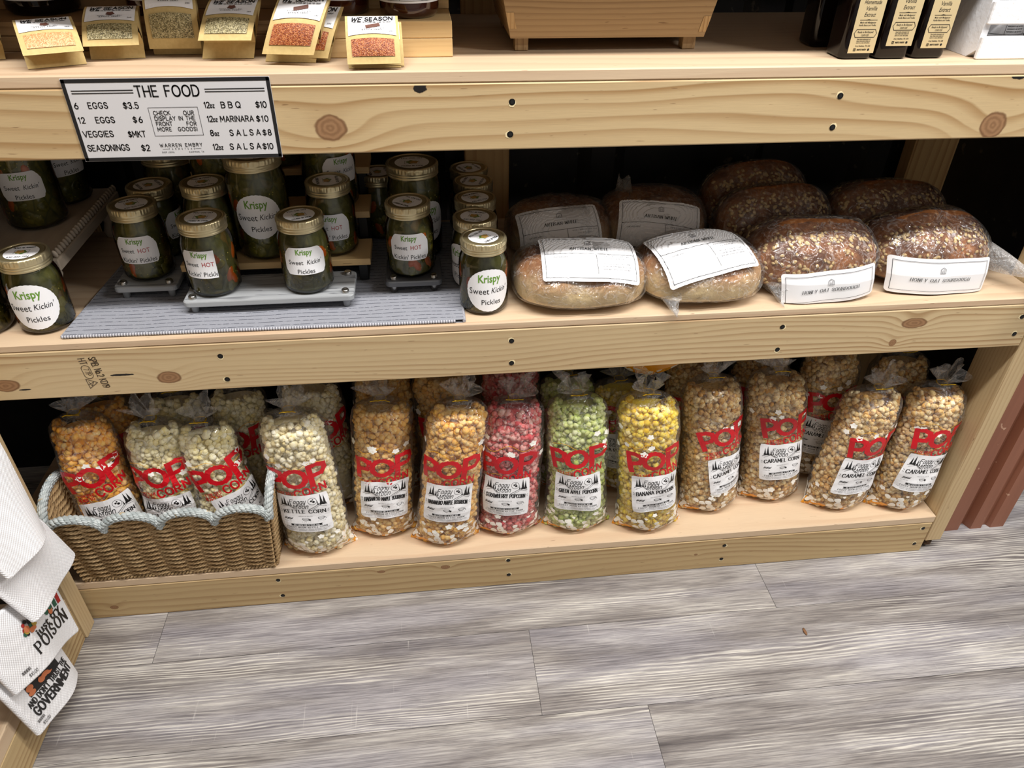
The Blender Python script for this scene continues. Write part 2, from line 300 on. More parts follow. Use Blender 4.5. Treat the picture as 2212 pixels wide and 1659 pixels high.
POPM = {
 'cheddar': mk_pop('cheddar_popcorn', [rgb(250, 206, 116), rgb(252, 190, 76), rgb(246, 172, 56), rgb(252, 228, 160)], rgb(240, 150, 36), .45),
 'butter': mk_pop('butter_popcorn', [rgb(252, 242, 196), rgb(253, 248, 218), rgb(248, 232, 166), rgb(252, 250, 234)], rgb(214, 194, 112), .4),
 'kettle': mk_pop('kettle_popcorn', [rgb(250, 238, 198), rgb(252, 248, 222), rgb(242, 224, 164), rgb(252, 250, 236)], rgb(206, 176, 90), .4),
 'habanero': mk_pop('habanero_popcorn', [rgb(246, 208, 126), rgb(250, 222, 156), rgb(238, 184, 86), rgb(246, 198, 104)], rgb(222, 146, 50), .5),
 'strawberry': mk_pop('strawberry_popcorn', [rgb(226, 84, 90), rgb(236, 136, 130), rgb(246, 208, 196), rgb(208, 52, 62)], rgb(190, 30, 46), .55),
 'apple': mk_pop('green_apple_popcorn', [rgb(226, 228, 158), rgb(206, 216, 122), rgb(240, 240, 200), rgb(188, 206, 98)], rgb(150, 184, 56), .45),
 'banana': mk_pop('banana_popcorn', [rgb(244, 216, 60), rgb(248, 230, 120), rgb(236, 196, 30), rgb(250, 242, 190)], rgb(228, 182, 8), .5),
 'caramel': mk_pop('caramel_popcorn', [rgb(242, 206, 132), rgb(252, 238, 196), rgb(226, 172, 86), rgb(248, 224, 164)], rgb(150, 84, 26), .6)}
M_bagred = NT('red_bag_print').bsdf(rgb(196, 16, 30), .3); M_bagwhite = NT('white_bag_print').bsdf(rgb(250, 248, 240), .3); M_bagyel = NT('yellow_bag_print').bsdf(rgb(240, 176, 28), .3)
M_tie = flat('gold_twist_tie', rgb(220, 180, 40), .3, .6)

def mk_slice():
    n = NT('pickle_slice'); nd = n.t.nodes.new('ShaderNodeNewGeometry'); g = n.n('ShaderNodeTexCoord', out=3)
    col = n.ramp(nd.outputs['Random Per Island'], [(0, rgb(50, 46, 12)), (.35, rgb(92, 84, 22)), (.7, rgb(140, 126, 46)), (1, rgb(70, 72, 20))]); col = n.mix(n.M('MULTIPLY', n.sm(n.noise(g, 180, 3), .4, .7), .4), col, rgb(168, 156, 78))
    return n.bsdf(col, .3)
M_slice = mk_slice()
# ------------------------------------------------------------------ lettering
GL = {
'A': (.7, 'M0 0 L.35 1 L.7 0 M.12 .33 L.58 .33'), 'B': (.6, 'M0 0 L0 1 L.3 1 Q.57 1 .57 .76 Q.57 .53 .3 .53 L0 .53 M.3 .53 Q.62 .53 .62 .27 Q.62 0 .3 0 L0 0'),
'C': (.66, 'M.66 .8 Q.56 1 .36 1 Q0 1 0 .5 Q0 0 .36 0 Q.56 0 .66 .2'), 'D': (.66, 'M0 0 L0 1 L.25 1 Q.66 1 .66 .5 Q.66 0 .25 0 L0 0'),
'E': (.5, 'M.5 1 L0 1 L0 0 L.5 0 M0 .52 L.43 .52'), 'F': (.5, 'M.5 1 L0 1 L0 0 M0 .52 L.42 .52'), 'G': (.68, 'M.64 .82 Q.54 1 .36 1 Q0 1 0 .5 Q0 0 .36 0 Q.66 0 .66 .42 L.4 .42'),
'H': (.6, 'M0 0 L0 1 M.6 0 L.6 1 M0 .5 L.6 .5'), 'I': (.05, 'M.02 0 L.02 1'), 'J': (.42, 'M.42 1 L.42 .28 Q.42 0 .2 0 Q.03 0 0 .22'), 'K': (.6, 'M0 0 L0 1 M.56 1 L0 .42 M.18 .58 L.6 0'),
'L': (.48, 'M0 1 L0 0 L.48 0'), 'M': (.78, 'M0 0 L.04 1 L.39 .3 L.74 1 L.78 0'), 'N': (.62, 'M0 0 L0 1 L.62 0 L.62 1'), 'O': (.76, 'M.38 1 Q0 1 0 .5 Q0 0 .38 0 Q.76 0 .76 .5 Q.76 1 .38 1'),
'P': (.56, 'M0 0 L0 1 L.28 1 Q.56 1 .56 .73 Q.56 .46 .28 .46 L0 .46'), 'Q': (.76, 'M.38 1 Q0 1 0 .5 Q0 0 .38 0 Q.76 0 .76 .5 Q.76 1 .38 1 M.48 .25 L.76 -.03'),
'R': (.6, 'M0 0 L0 1 L.28 1 Q.56 1 .56 .74 Q.56 .5 .28 .5 L0 .5 M.28 .5 L.6 0'), 'S': (.54, 'M.52 .8 Q.46 1 .26 1 Q.03 1 .03 .76 Q.03 .56 .28 .5 Q.54 .44 .54 .24 Q.54 0 .27 0 Q.04 0 0 .22'),
'T': (.6, 'M0 1 L.6 1 M.3 1 L.3 0'), 'U': (.6, 'M0 1 L0 .32 Q0 0 .3 0 Q.6 0 .6 .32 L.6 1'), 'V': (.68, 'M0 1 L.34 0 L.68 1'), 'W': (.95, 'M0 1 L.24 0 L.475 .8 L.71 0 L.95 1'),
'X': (.62, 'M0 0 L.62 1 M0 1 L.62 0'), 'Y': (.62, 'M0 1 L.31 .48 L.62 1 M.31 .48 L.31 0'), 'Z': (.56, 'M0 1 L.56 1 L0 0 L.56 0'),
'0': (.56, 'M.28 1 Q0 1 0 .5 Q0 0 .28 0 Q.56 0 .56 .5 Q.56 1 .28 1'), '1': (.2, 'M0 .8 L.18 1 L.18 0'), '2': (.52, 'M.02 .76 Q.05 1 .27 1 Q.5 1 .5 .74 Q.5 .52 .28 .32 L0 0 L.52 0'),
'3': (.5, 'M.02 .82 Q.08 1 .25 1 Q.47 1 .47 .76 Q.47 .53 .2 .53 Q.5 .53 .5 .27 Q.5 0 .25 0 Q.05 0 0 .2'), '5': (.5, 'M.46 1 L.08 1 L.04 .55 Q.12 .62 .25 .62 Q.5 .62 .5 .32 Q.5 0 .24 0 Q.06 0 0 .18'),
'6': (.54, 'M.4 1 Q.0 .6 0 .3 Q0 0 .27 0 Q.54 0 .54 .3 Q.54 .58 .28 .58 Q.06 .58 .01 .36'), '7': (.5, 'M0 1 L.5 1 L.16 0'), '8': (.52, 'M.26 .53 Q.04 .56 .04 .77 Q.04 1 .26 1 Q.48 1 .48 .77 Q.48 .56 .26 .53 Q0 .5 0 .26 Q0 0 .26 0 Q.52 0 .52 .26 Q.52 .5 .26 .53'),
'9': (.54, 'M.14 0 Q.54 .4 .54 .7 Q.54 1 .27 1 Q0 1 0 .7 Q0 .42 .26 .42 Q.48 .42 .53 .64'), '4': (.56, 'M.42 0 L.42 1 L0 .3 L.56 .3'),
'$': (.54, 'M.52 .76 Q.46 .92 .26 .92 Q.03 .92 .03 .72 Q.03 .56 .28 .5 Q.54 .44 .54 .28 Q.54 .08 .27 .08 Q.04 .08 0 .24 M.27 1.06 L.27 -.06'), '!': (.05, 'M.02 1 L.02 .3 M.02 .06 L.02 0'), '.': (.05, 'M.02 .05 L.02 0'), ',': (.08, 'M.05 .05 L.0 -.14'), '/': (.4, 'M0 -.05 L.4 1.05'), '-': (.3, 'M0 .45 L.3 .45'), "'": (.05, 'M.03 1 L.02 .8'),
'o': (.44, 'M.22 .62 Q0 .62 0 .31 Q0 0 .22 0 Q.44 0 .44 .31 Q.44 .62 .22 .62'), 'g': (.46, 'M.42 .5 Q.36 .62 .22 .62 Q0 .62 0 .31 Q0 0 .2 0 Q.36 0 .44 .2 M.46 .62 L.46 -.1 Q.46 -.38 .22 -.38 Q.04 -.38 0 -.22'),
'y': (.44, 'M0 .62 L.02 .25 Q.04 0 .2 0 Q.38 0 .44 .25 M.44 .62 L.44 -.1 Q.44 -.38 .2 -.38 Q.04 -.38 0 -.24'), 'n': (.44, 'M0 0 L0 .62 M0 .4 Q.08 .62 .24 .62 Q.44 .62 .44 .4 L.44 0'), 'z': (.38, 'M0 .62 L.38 .62 L0 0 L.38 0'), ' ': (.34, '')}
def strokes(ch):
    wd, s = GL.get(ch, GL['I']); out = []; tok = s.replace('M', ' M ').replace('L', ' L ').replace('Q', ' Q ').split(); i = 0; cur = None
    while i < len(tok):
        k = tok[i]
        if k == 'M': cur = [(float(tok[i+1]), float(tok[i+2]))]; out.append(cur); i += 3
        elif k == 'L': cur.append((float(tok[i+1]), float(tok[i+2]))); i += 3
        else:
            a = np.array(cur[-1]); b = np.array([float(tok[i+1]), float(tok[i+2])]); c = np.array([float(tok[i+3]), float(tok[i+4])])
            for t in np.linspace(0, 1, 7)[1:]:
                q = (1-t)**2*a+2*t*(1-t)*(b*.62+(a+c)*.19)+t*t*c if False else (1-t)**3*a+3*t*(1-t)**2*(a+(b-a)*.6)+3*t*t*(1-t)*(c+(b-c)*.6)+t**3*c
                cur.append(tuple(q))
            i += 5
    return wd, out
def ribbon(pts, wt, contrast=0, maxseg=9, cap=True):
    V = []; F = []
    P = [np.array(p, float) for p in pts]
    for a, b in zip(P[:-1], P[1:]):
        d = b-a; L = np.linalg.norm(d)
        if L < 1e-9: continue
        d /= L; wv = wt*(1-contrast*(1-abs(d[1]))); nrm = np.array([-d[1], d[0]])*wv/2; e = d*(wv*.35 if cap else 0)
        k = max(1, int(math.ceil(L/maxseg))); a2, b2 = a-e, b+e
        for j in range(k):
            p = a2+(b2-a2)*j/k; q = a2+(b2-a2)*(j+1)/k; i = len(V); V += [p+nrm, p-nrm, q-nrm, q+nrm]; F.append((i, i+1, i+2, i+3))
    return V, F
def stext(s, h, wd=None, wt=.13, serif=False, gap=.2, shear=0, align='L', maxseg=9, contrast=None, squeeze=True):
    gl = [strokes(c) for c in s]; nat = sum(g[0] for g in gl); sx = 1; contrast = (.55 if serif else 0) if contrast is None else contrast
    if wd is not None and len(s) > 1:
        gap = (wd/h-nat)/(len(s)-1)
        if gap < .22: sx = (wd/h)/(nat+.24*(len(s)-1)); gap = .24*sx
    V = []; F = []; x = 0
    for g, st in gl:
        for line in st:
            pts = [(x+p[0]*sx, p[1]) for p in line]; v, f = ribbon(pts, wt, contrast, maxseg/h if h else 9); b = len(V); V += v; F += [tuple(i+b for i in q) for q in f]
            if serif:
                for e, o in ((pts[0], pts[1]), (pts[-1], pts[-2])):
                    if abs(e[1]-round(e[1])) < .02 and abs(o[0]-e[0]) < .6*abs(o[1]-e[1]):
                        v, f = ribbon([(e[0]-.13, e[1]), (e[0]+.13, e[1])], wt*.4, 0, 9, False); b = len(V); V += v; F += [tuple(i+b for i in q) for q in f]
        x += g*sx+gap
    x -= gap; V = np.array(V).reshape(-1, 2)*h; V[:, 0] += V[:, 1]*shear
    V[:, 0] -= {'L': 0, 'C': x*h/2, 'R': x*h}[align]
    return V, np.array(F)
_fc = {}
def ftext(s, h, wd=None, bold=0.0, shear=0.0, align='C'):
    k = (s, bold, shear)
    if k not in _fc:
        cu = bpy.data.curves.new('t', 'FONT'); cu.body = s; cu.size = 1; cu.resolution_u = 2; cu.offset = bold; cu.shear = shear; cu.dimensions = '2D'; cu.fill_mode = 'BOTH'
        o = bpy.data.objects.new('t', cu); me = bpy.data.meshes.new_from_object(o)
        V = np.array([v.co[:2] for v in me.vertices]).reshape(-1, 2); F = [tuple(p.vertices) for p in me.polygons]
        bpy.data.objects.remove(o); bpy.data.curves.remove(cu); bpy.data.meshes.remove(me); _fc[k] = (V, F)
    V, F = _fc[k]; V = V.copy()/.7; V[:, 0] -= V[:, 0].min(); W = V[:, 0].max(); sx = 1 if wd is None else wd/h/W; V[:, 0] *= sx; W *= sx
    V[:, 0] -= {'L': 0, 'C': W/2, 'R': W}[align]; return V*h, np.array(F)
def poly2(pts): return np.array(pts, float), np.array([list(range(len(pts)))])
def put(mb, VF, S, off=.0003, mat=0, at=(0, 0), rot=0):
    V, F = VF
    if len(F) == 0: return
    c, s = math.cos(rot), math.sin(rot); U = np.stack([V[:, 0]*c-V[:, 1]*s+at[0], V[:, 0]*s+V[:, 1]*c+at[1]], 1)
    mb.add(S(U[:, 0], U[:, 1], off), F, mat)
def planeS(O, X, Y):
    O, X, Y = np.array(O, float), np.array(X, float), np.array(Y, float); Nn = np.cross(X, Y); Nn /= np.linalg.norm(Nn)
    return lambda u, v, off: O+np.outer(u, X)+np.outer(v, Y)+Nn*off
def rect2(x0, y0, x1, y1, nx=1, ny=1):
    X, Y = np.meshgrid(np.linspace(x0, x1, nx+1), np.linspace(y0, y1, ny+1)); i = np.arange((nx+1)*(ny+1)).reshape(ny+1, nx+1)
    return np.stack([X.ravel(), Y.ravel()], 1), np.stack([i[:-1, :-1], i[:-1, 1:], i[1:, 1:], i[1:, :-1]], -1).reshape(-1, 4)
def frame2(x0, y0, x1, y1, t, ms=.01):
    V, F = ribbon([(x0, y0), (x1, y0), (x1, y1), (x0, y1), (x0, y0)], t, 0, ms); return np.array(V), np.array(F)
def line2(pts, t, ms=.01): V, F = ribbon(pts, t, 0, ms); return np.array(V), np.array(F)
def disc2(r, n=24, cx=0, cy=0, ry=None):
    a = np.linspace(0, 2*PI, n, endpoint=False); return poly2(np.stack([cx+r*np.cos(a), cy+(ry or r)*np.sin(a)], 1))
def circ2(r, t, cx=0, cy=0, ry=None, a0=0, a1=2*PI, n=18):
    a = np.linspace(a0, a1, n+1); return line2(np.stack([cx+r*np.cos(a), cy+(ry or r)*np.sin(a)], 1), t)

# ------------------------------------------------------------------ setting
def build_setting():
    mb = MB(); rnd = random.Random(5); W = .183; L = 1.247
    
    for row in range(-10, 18):
        y1 = .066-.183*(row-0)+.0; y0 = y1-W
        if y1 > 1.9 or y0 < -3.2: continue
        k = row; s0 = {0: .675, 1: .155, 2: .351}.get(k, rnd.uniform(0, L)); x = s0-L*3
        while x < 4.2:
            a, b = max(x, -1.8), min(x+L, 4.2)
            if b > a:
                ou, ov = rnd.uniform(0, 40), rnd.uniform(0, 40); g = .0004
                P = [(a+g, y0+g, 0), (b-g, y0+g, 0), (b-g, y1-g, 0), (a+g, y1-g, 0)]
                mb.add(P, [[0, 1, 2, 3]], 0, [(p[0]-x+ou, p[1]-y0+ov) for p in P])
            x += L
    mb.add([(-1.8, -3.3, -.0012), (4.2, -3.3, -.0012), (4.2, 1.95, -.0012), (-1.8, 1.95, -.0012)], [[0, 1, 2, 3]], 1, [(0, 0)]*4)
    mb.add([(-1.8, -3.3, -.02), (4.2, -3.3, -.02), (4.2, 1.95, -.02), (-1.8, 1.95, -.02)], [[3, 2, 1, 0]], 1, [(0, 0)]*4)
    tag(mb.build('floor', [M_floor, flat('seam_dark', rgb(60, 56, 56), .8)]), kind='structure')
    mb = MB(); xs = []; x = -1.7
    while x < 1.32: xs += [(x, .49), (x+.19, .49), (x+.215, .472), (x+.265, .472), (x+.29, .49)]; x += .305
    xs = np.array(xs); P = np.stack([np.concatenate([xs, np.full((len(xs), 1), z)], 1) for z in (0, 2.4)]); grid(mb, P, 0, None, False)
    box(mb, (-1.7, .491, 0), (1.33, .52, 2.4))
    tag(mb.build('wall_back', M_dark), kind='structure')
    mb = MB(); pr = [(1.128, .06), (1.132, .05), (1.186, .05), (1.192, .068), (1.210, .068), (1.217, .05), (1.244, .05), (1.249, .060), (1.262, .060), (1.267, .05), (1.300, .05), (1.306, .058), (1.306, .5), (1.128, .5), (1.128, .06)]
    P = np.stack([np.array([(a, b, z) for a, b in pr]) for z in (0.0, 2.4)]); grid(mb, P[:, :14], 0, None, False); grid(mb, P[:, 13:], 1, None, False)
    tag(mb.build('wall_right', [M_brown, M_dark]), kind='structure')
    mb = MB(); box(mb, (-1.72, -2.2, 0), (-1.68, .49, 2.4)); tag(mb.build('wall_left', M_dark), kind='structure')
build_setting()
mb = MB(); box(mb, (-1.8, -3.34, 0), (4.2, -3.3, 2.8)); tag(mb.build('wall_front', flat('painted_wall', rgb(180, 178, 174), .8)), kind='structure')
mb = MB(); box(mb, (-1.8, -3.34, 2.8), (4.2, .6, 2.84)); tag(mb.build('ceiling', flat('white_ceiling', rgb(236, 236, 236), .8)), kind='structure')

# ------------------------------------------------------------------ shelving
def screw_mesh():
    mb = MB(); rr = np.random.RandomState(3); a = np.linspace(0, 2*PI, 18, endpoint=False); r = .0046*(1+.3*rr.rand(18))
    P = np.stack([r*np.cos(a), np.full(18, -.0003), r*np.sin(a)-.0016], 1); mb.add(P, [list(range(18))], 1)
    P = np.stack([.0044*np.cos(a), np.full(18, -.0006), .0044*np.sin(a)], 1); mb.add(P, [list(range(18))], 0)
    Q = np.stack([.0024*np.cos(a), np.full(18, -.0012), .0024*np.sin(a)], 1); mb.add(np.concatenate([P, Q]), [(i, (i+1) % 18, 18+(i+1) % 18, 18+i) for i in range(18)], 0); mb.add(Q, [list(range(18))], 2)
    return mb.mesh('screw', [M_screw, M_hole, flat('screw_socket', rgb(8, 8, 8), .6)])
SCREW = screw_mesh()
def screws(parent, pts):
    p0 = Vector(); q = parent
    while q: p0 += q.location; q = q.parent
    for i, (x, z) in enumerate(pts):
        o = bpy.data.objects.new('screw', SCREW); C.objects.link(o); o.parent = parent; o.location = Vector((x, 0, z))-p0; o.rotation_euler = (0, i*1.3, 0)
def board(name, lo, hi, mat, parent, grain=0, uvo=(0, 0), bev=.002, extra=None, mats=None):
    mb = MB(); box(mb, lo, hi, grain, bev, 0, None, uvo)
    if extra: extra(mb)
    return mb.build(name, mats or mat, parent)
unit = thing('shelving_unit', 'pine shelving unit of three long shelves with screwed front boards', 'shelving', (.17, .2, 0))
board('shelf', (-.90, .0005, .089), (1.064, .424, S3), M_shelf, unit, uvo=(0, 0))
board('shelf', (-.90, .0005, .6363), (1.064, .424, S2), M_shelf, unit, uvo=(3.3, 2.2))
board('shelf', (-.90, .0005, 1.0205), (1.064, .424, S1), M_shelf, unit, uvo=(7.1, 4.7))
fb3 = board('front_board', (-.80, 0, 0), (1.0625, .038, .0888), M_f3, unit)
def stamp(mb):
    Sx = planeS((0, 0, 0), (1, 0, 0), (0, 0, 1)); rot = -1.46
    put(mb, stext('SPIB. No.2 KD19', .0105, .058, .095), Sx, .0004, 1, (-.5385, .6215), rot)
    put(mb, stext('HT', .0105, .011, .095), Sx, .0004, 1, (-.5545, .6205), rot)
    put(mb, stext('77P', .0075, .013, .1), Sx, .0004, 1, (-.5515, .6015), rot)
    P = [(math.cos(a)*.0065+(.006 if math.cos(a) > 0 else -.006), math.sin(a)*.0065) for a in np.linspace(.01, 2*PI+.01, 25)]
    put(mb, line2(P, .0008), Sx, .0004, 1, (-.5475, .5955), rot)
    put(mb, line2([(-.009, -.007), (.009, -.007), (0, .008), (-.009, -.007)], .0009), Sx, .0004, 1, (-.546, .574), rot)
    put(mb, line2([(-.004, -.004), (.005, -.002), (-.002, .003), (.002, -.006)], .0008), Sx, .0004, 1, (-.5465, .574), rot)
fb2 = board('front_board', (-.80, 0, .548), (1.0625, .038, .6363), None, unit, extra=stamp, mats=[M_f2, M_stampink])
fb1 = board('front_board', (-.90, 0, .9308), (1.0625, .038, 1.0205), M_f1, unit)
board('front_board', (-.90, 0, 1.235), (1.0625, .038, 1.3245), M_f1, unit, uvo=(3, 1.1)); board('shelf', (-.90, .0005, 1.3247), (1.064, .424, 1.341), M_shelf, unit, uvo=(5, 3))
screws(fb3, [(-.341, .0725), (-.3396, .0248), (.1254, .0772), (.1269, .0322), (.5917, .0696), (.5924, .027), (1.0441, .0737), (1.0405, .0252)])
screws(fb2, [(-.3408, .6128), (-.3393, .5677), (.1253, .6142), (.1259, .57), (.5928, .615), (.5944, .5687), (1.0392, .6113), (1.0398, .5756)])
screws(fb1, [(.1211, .9955), (.119, .9522), (.5885, .996), (.589, .9521)])
pr = board('post', (1.0655, .002, .028), (1.1035, .091, 1.5), M_post, unit, 2, (0, 1.1))
def chip(mb):
    rr = np.random.RandomState(8); V, F = ico(3); V = V*np.array([.019, .042, .0165])*(1+.12*snoise(V, 4, 5, 3)[:, None]); V[:, 2] = np.maximum(V[:, 2], -.0145)
    V[:, 2] = np.minimum(V[:, 2], .0136)
    mb.add(V+np.array([1.0845, .047, .0147]), F, 0)
mb = MB(); chip(mb); n = NT('bark'); g = n.n('ShaderNodeTexCoord', out=3); tag(mb.build('bark_edge', n.bsdf(n.mix(n.sm(n.noise(g, 90, 4), .35, .65), rgb(44, 30, 20), rgb(112, 84, 58)), .9), pr), 'dark rough bark')
board('rear_post', (.078, .4245, 0), (.167, .462, 1.5), M_rearpost, unit, 2)
board('rear_post', (1.027, .4245, 0), (1.065, .462, 1.5), M_rearpost, unit, 2, (0, 2)); board('rear_post', (1.066, .43, 0), (1.155, .466, 1.5), M_rearpost, unit, 2, (0, 5))
board('rear_post', (-.75, .4245, 0), (-.66, .462, 1.5), M_rearpost, unit, 2, (0, 7))
# the unit that meets it at the corner and runs toward the viewer
cu = thing('corner_shelving_unit', 'pine shelving unit at the left edge with white towels hanging in front of it', 'shelving', (-.93, -.5, 0))
board('post', (-.801, -.0455, 0), (-.7122, -.0065, 1.5), M_post, cu, 2, (0, .3))
def fpx(name, lo, hi, m, uvo): return board(name, lo, hi, m, cu, 1, uvo)
fpx('front_board', (-.7545, -1.7, 0), (-.7165, -.0462, .0888), M_f3, (2.3, 0)); fpx('shelf', (-1.14, -1.7, .089), (-.7168, -.0462, .122), M_shelf, (4.4, 1))
fpx('front_board', (-.7545, -1.7, .548), (-.7165, -.0462, .6363), M_f2, (5.3, 0)); fpx('shelf', (-1.14, -1.7, .6366), (-.7168, -.0462, S2), M_shelf, (1.4, 6))  # from here up: unseen shelves, added for the shade they cast
fpx('front_board', (-.7545, -1.7, .9308), (-.7165, -.0462, 1.0205), M_f1, (5.3, 0)); fpx('shelf', (-1.14, -1.7, 1.0207), (-.7168, -.0462, S1), M_shelf, (8.4, 3))
fpx('front_board', (-.7545, -1.7, 1.235), (-.7165, -.0462, 1.3245), M_f1, (1.3, 3)); fpx('shelf', (-1.14, -1.7, 1.3247), (-.7168, -.0462, 1.341), M_shelf, (2.4, 7))
mb = MB(); box(mb, (-1.16, -1.7, 0), (-1.141, -.03, 1.5), 1, .001); mb.build('back_panel', M_dark, cu)
# ------------------------------------------------------------------ price sign
def build_sign():
    O = (-.4472, -.0016, .9285); S = planeS(O, (1, 0, 0), (0, 0, 1)); W, H = .2548, .1042
    mb = MB(); box(mb, (O[0], -.0014, O[2]), (O[0]+W, -.0002, O[2]+H), 0, 0, 0)
    put(mb, frame2(.0026, .0026, W-.0026, H-.0026, .0046, .1), S, .0001, 1)
    for t, x, y, wd, h in [('THE FOOD',.0866,.0817,.0775,.0130),('6',.0082,.0682,.0050,.0071),('EGGS',.0248,.0683,.0231,.0071),('$3.5',.0675,.0675,.0179,.0074),('12',.0076,.0502,.0075,.0071),('EGGS',.0287,.0502,.0226,.0071),('$6',.0747,.0497,.0109,.0072),('VEGGIES',.0079,.0324,.0368,.0073),('$MKT',.0638,.0312,.0211,.0074),('SEASONINGS',.0084,.0142,.0514,.0075),('$2',.0755,.0130,.0099,.0075),('12',.1672,.0667,.0065,.0071),('oz',.1745,.0667,.0050,.0062),('BBQ',.1883,.0663,.0239,.0073),('$10',.2321,.0659,.0130,.0074),('12',.1674,.0490,.0065,.0071),('oz',.1747,.0490,.0050,.0062),('MARINARA',.1837,.0486,.0420,.0071),('$10',.2298,.0481,.0145,.0072),('8',.1674,.0309,.0045,.0071),('oz',.1727,.0309,.0050,.0062),('SALSA',.1922,.0305,.0391,.0073),('$8',.2347,.0300,.0105,.0072),('12',.1670,.0124,.0065,.0072),('oz',.1743,.0124,.0050,.0062),('SALSA',.1889,.0123,.0397,.0074),('$10',.2315,.0117,.0130,.0074),('CHECK',.1018,.0586,.0204,.0050),('OUR',.1390,.0583,.0128,.0050),('DISPLAY IN THE',.1017,.0517,.0500,.0050),('FRONT',.1020,.0450,.0196,.0048),('FOR',.1401,.0446,.0120,.0048),('MORE',.1019,.0380,.0171,.0048),('GOODS!',.1277,.0378,.0241,.0048),('WARREN EMBRY',.0994,.0173,.0538,.0043),('FARMSTEAD',.1099,.0135,.0332,.0019),('SHOP LOCAL',.0999,.0095,.0159,.0017),('KAUFMAN, TX.',.1347,.0092,.0197,.0018)]:
        put(mb, stext(t, h, wd, .155 if h < .012 else .14), S, .0001, 1, (x, y))
    for a, b in ((.0098, .0836), (.1721, .2459)):
        for y in (.0898, .0866): put(mb, line2([(a, y), (b, y)], .0012, .1), S, .0001, 1)
    put(mb, frame2(.0966, .0319, .1580, .0679, .0005, .1), S, .0001, 1)
    for a, b in ((.102, .109), (.144, .151)): put(mb, line2([(a, .0145), (b, .0145)], .0004, .1), S, .0001, 1)
    o = mb.build('price_sign', [flat('sign_card', rgb(206, 205, 207), .35), M_ink], loc=(O[0]+W/2, -.001, O[2]))
    tag(o, 'white price list sign with black border on the upper front board', 'sign')
build_sign()

# ------------------------------------------------------------------ popcorn bags
KP = []
_iv, _f1 = ico(1)
for k in range(8):
    g = np.random.RandomState(20+k); V = []; F = []; nl = 4+k % 3
    for j in range(nl):
        d = g.normal(size=3); d /= np.linalg.norm(d); r = g.uniform(.46, .74); sq = 1-.30*np.abs(_iv @ d)[:, None]
        V.append(_iv*r*sq*(1+.16*snoise(_iv, 31*k+j, 5, 3.2))[:, None]+d*g.uniform(.30, .48)); F.append(_f1+j*len(_iv))
    KP.append((np.concatenate(V), np.concatenate(F)))
def randrot(g, n):
    q = g.normal(size=(n, 4)); q /= np.linalg.norm(q, axis=1, keepdims=True); a, b, c, d = q.T
    return np.stack([np.stack([1-2*(c*c+d*d), 2*(b*c-a*d), 2*(b*d+a*c)], -1), np.stack([2*(b*c+a*d), 1-2*(b*b+d*d), 2*(c*d-a*b)], -1), np.stack([2*(b*d-a*c), 2*(c*d+a*b), 1-2*(b*b+c*c)], -1)], 1)
BT = np.array([0, .03, .07, .13, .3, .6, .8, .87, .92, .955, .98, 1.0, 1.025, 1.06, 1.10])
BA = np.array([.075, .0725, .067, .0635, .0625, .062, .0615, .0608, .057, .047, .031, .009, .013, .021, .026])
BB = np.array([.026, .040, .047, .051, .052, .051, .049, .046, .040, .030, .019, .009, .012, .018, .020])
BN = np.array([1.15, 1.35, 1.8, 2.2, 2.35, 2.3, 2.25, 2.2, 2.1, 2, 2, 2, 2, 2, 2])
class Bag:
    def __init__(s, base, tie, seed, wide=1.0, yaw=0.0, slump=0.0):
        s.b = np.array(base, float); s.d = np.array(tie, float)-s.b; s.H = s.d[2]; s.seed = seed; s.wd = wide; s.yaw = yaw; s.sl = slump
        ph = np.linspace(-PI, PI, 721); P = s.raw(ph, np.full_like(ph, .4), bumps=False)[:, :2]
        L = np.concatenate([[0], np.cumsum(np.linalg.norm(np.diff(P, axis=0), axis=1))]); s.ph, s.L = ph, L-np.interp(0, ph, L)
    def raw(s, ph, t, inset=0.0, bumps=True):
        a = np.interp(t, BT, BA)*s.wd-inset; b = np.interp(t, BT, BB)*s.wd-inset; n = np.interp(t, BT, BN); a = np.maximum(a, .003); b = np.maximum(b, .003)
        sn, cs = np.sin(ph), np.cos(ph); x = a*np.sign(sn)*np.abs(sn)**(2/n); y = -b*np.sign(cs)*np.abs(cs)**(2/n); z = t*s.H
        P = np.stack([x, y, z], -1)
        if bumps:
            q = P.reshape(-1, 3); k = np.clip(np.minimum(t*9, (1-t)*9), 0, 1).reshape(-1)
            dd = snoise(q, s.seed, 4, 38)*.0032*k+snoise(q, s.seed+7, 4, 110)*.0009*k
            rad = q*np.array([1, 1, 0]); rad /= np.linalg.norm(rad, axis=1, keepdims=True)+1e-9; P = (q+rad*dd[:, None]).reshape(P.shape)
            ru = np.clip((t-1.005)/.09, 0, 1); P[..., :2] *= (1+.5*ru*np.cos(5*ph+s.seed)+.3*ru*np.cos(9*ph+2*s.seed))[..., None]; P[..., 2] += ru*(.012*np.cos(2*ph+s.seed)+.006*np.cos(5*ph)); P[..., 0] += ru*.012*math.sin(s.seed*2.1)
        c, sy = math.cos(s.yaw), math.sin(s.yaw); x, y = P[..., 0]*c-P[..., 1]*sy, P[..., 0]*sy+P[..., 1]*c
        w1 = t+s.sl*np.sin(np.clip(t, 0, 1)*PI)
        return np.stack([x+s.b[0]+s.d[0]*w1, y+s.b[1]+s.d[1]*t, P[..., 2]+s.b[2]], -1)
    def S(s, u, v, off=0.0):
        ph = np.interp(u, s.L, s.ph); t = np.asarray(v)/s.H; e = 1e-3
        P = s.raw(ph, t); A = s.raw(ph+e, t)-P; B = s.raw(ph, t+e)-P; N = np.cross(A, B); N /= np.linalg.norm(N, axis=-1, keepdims=True)+1e-12
        return P+N*off
TIE_STRIP = None
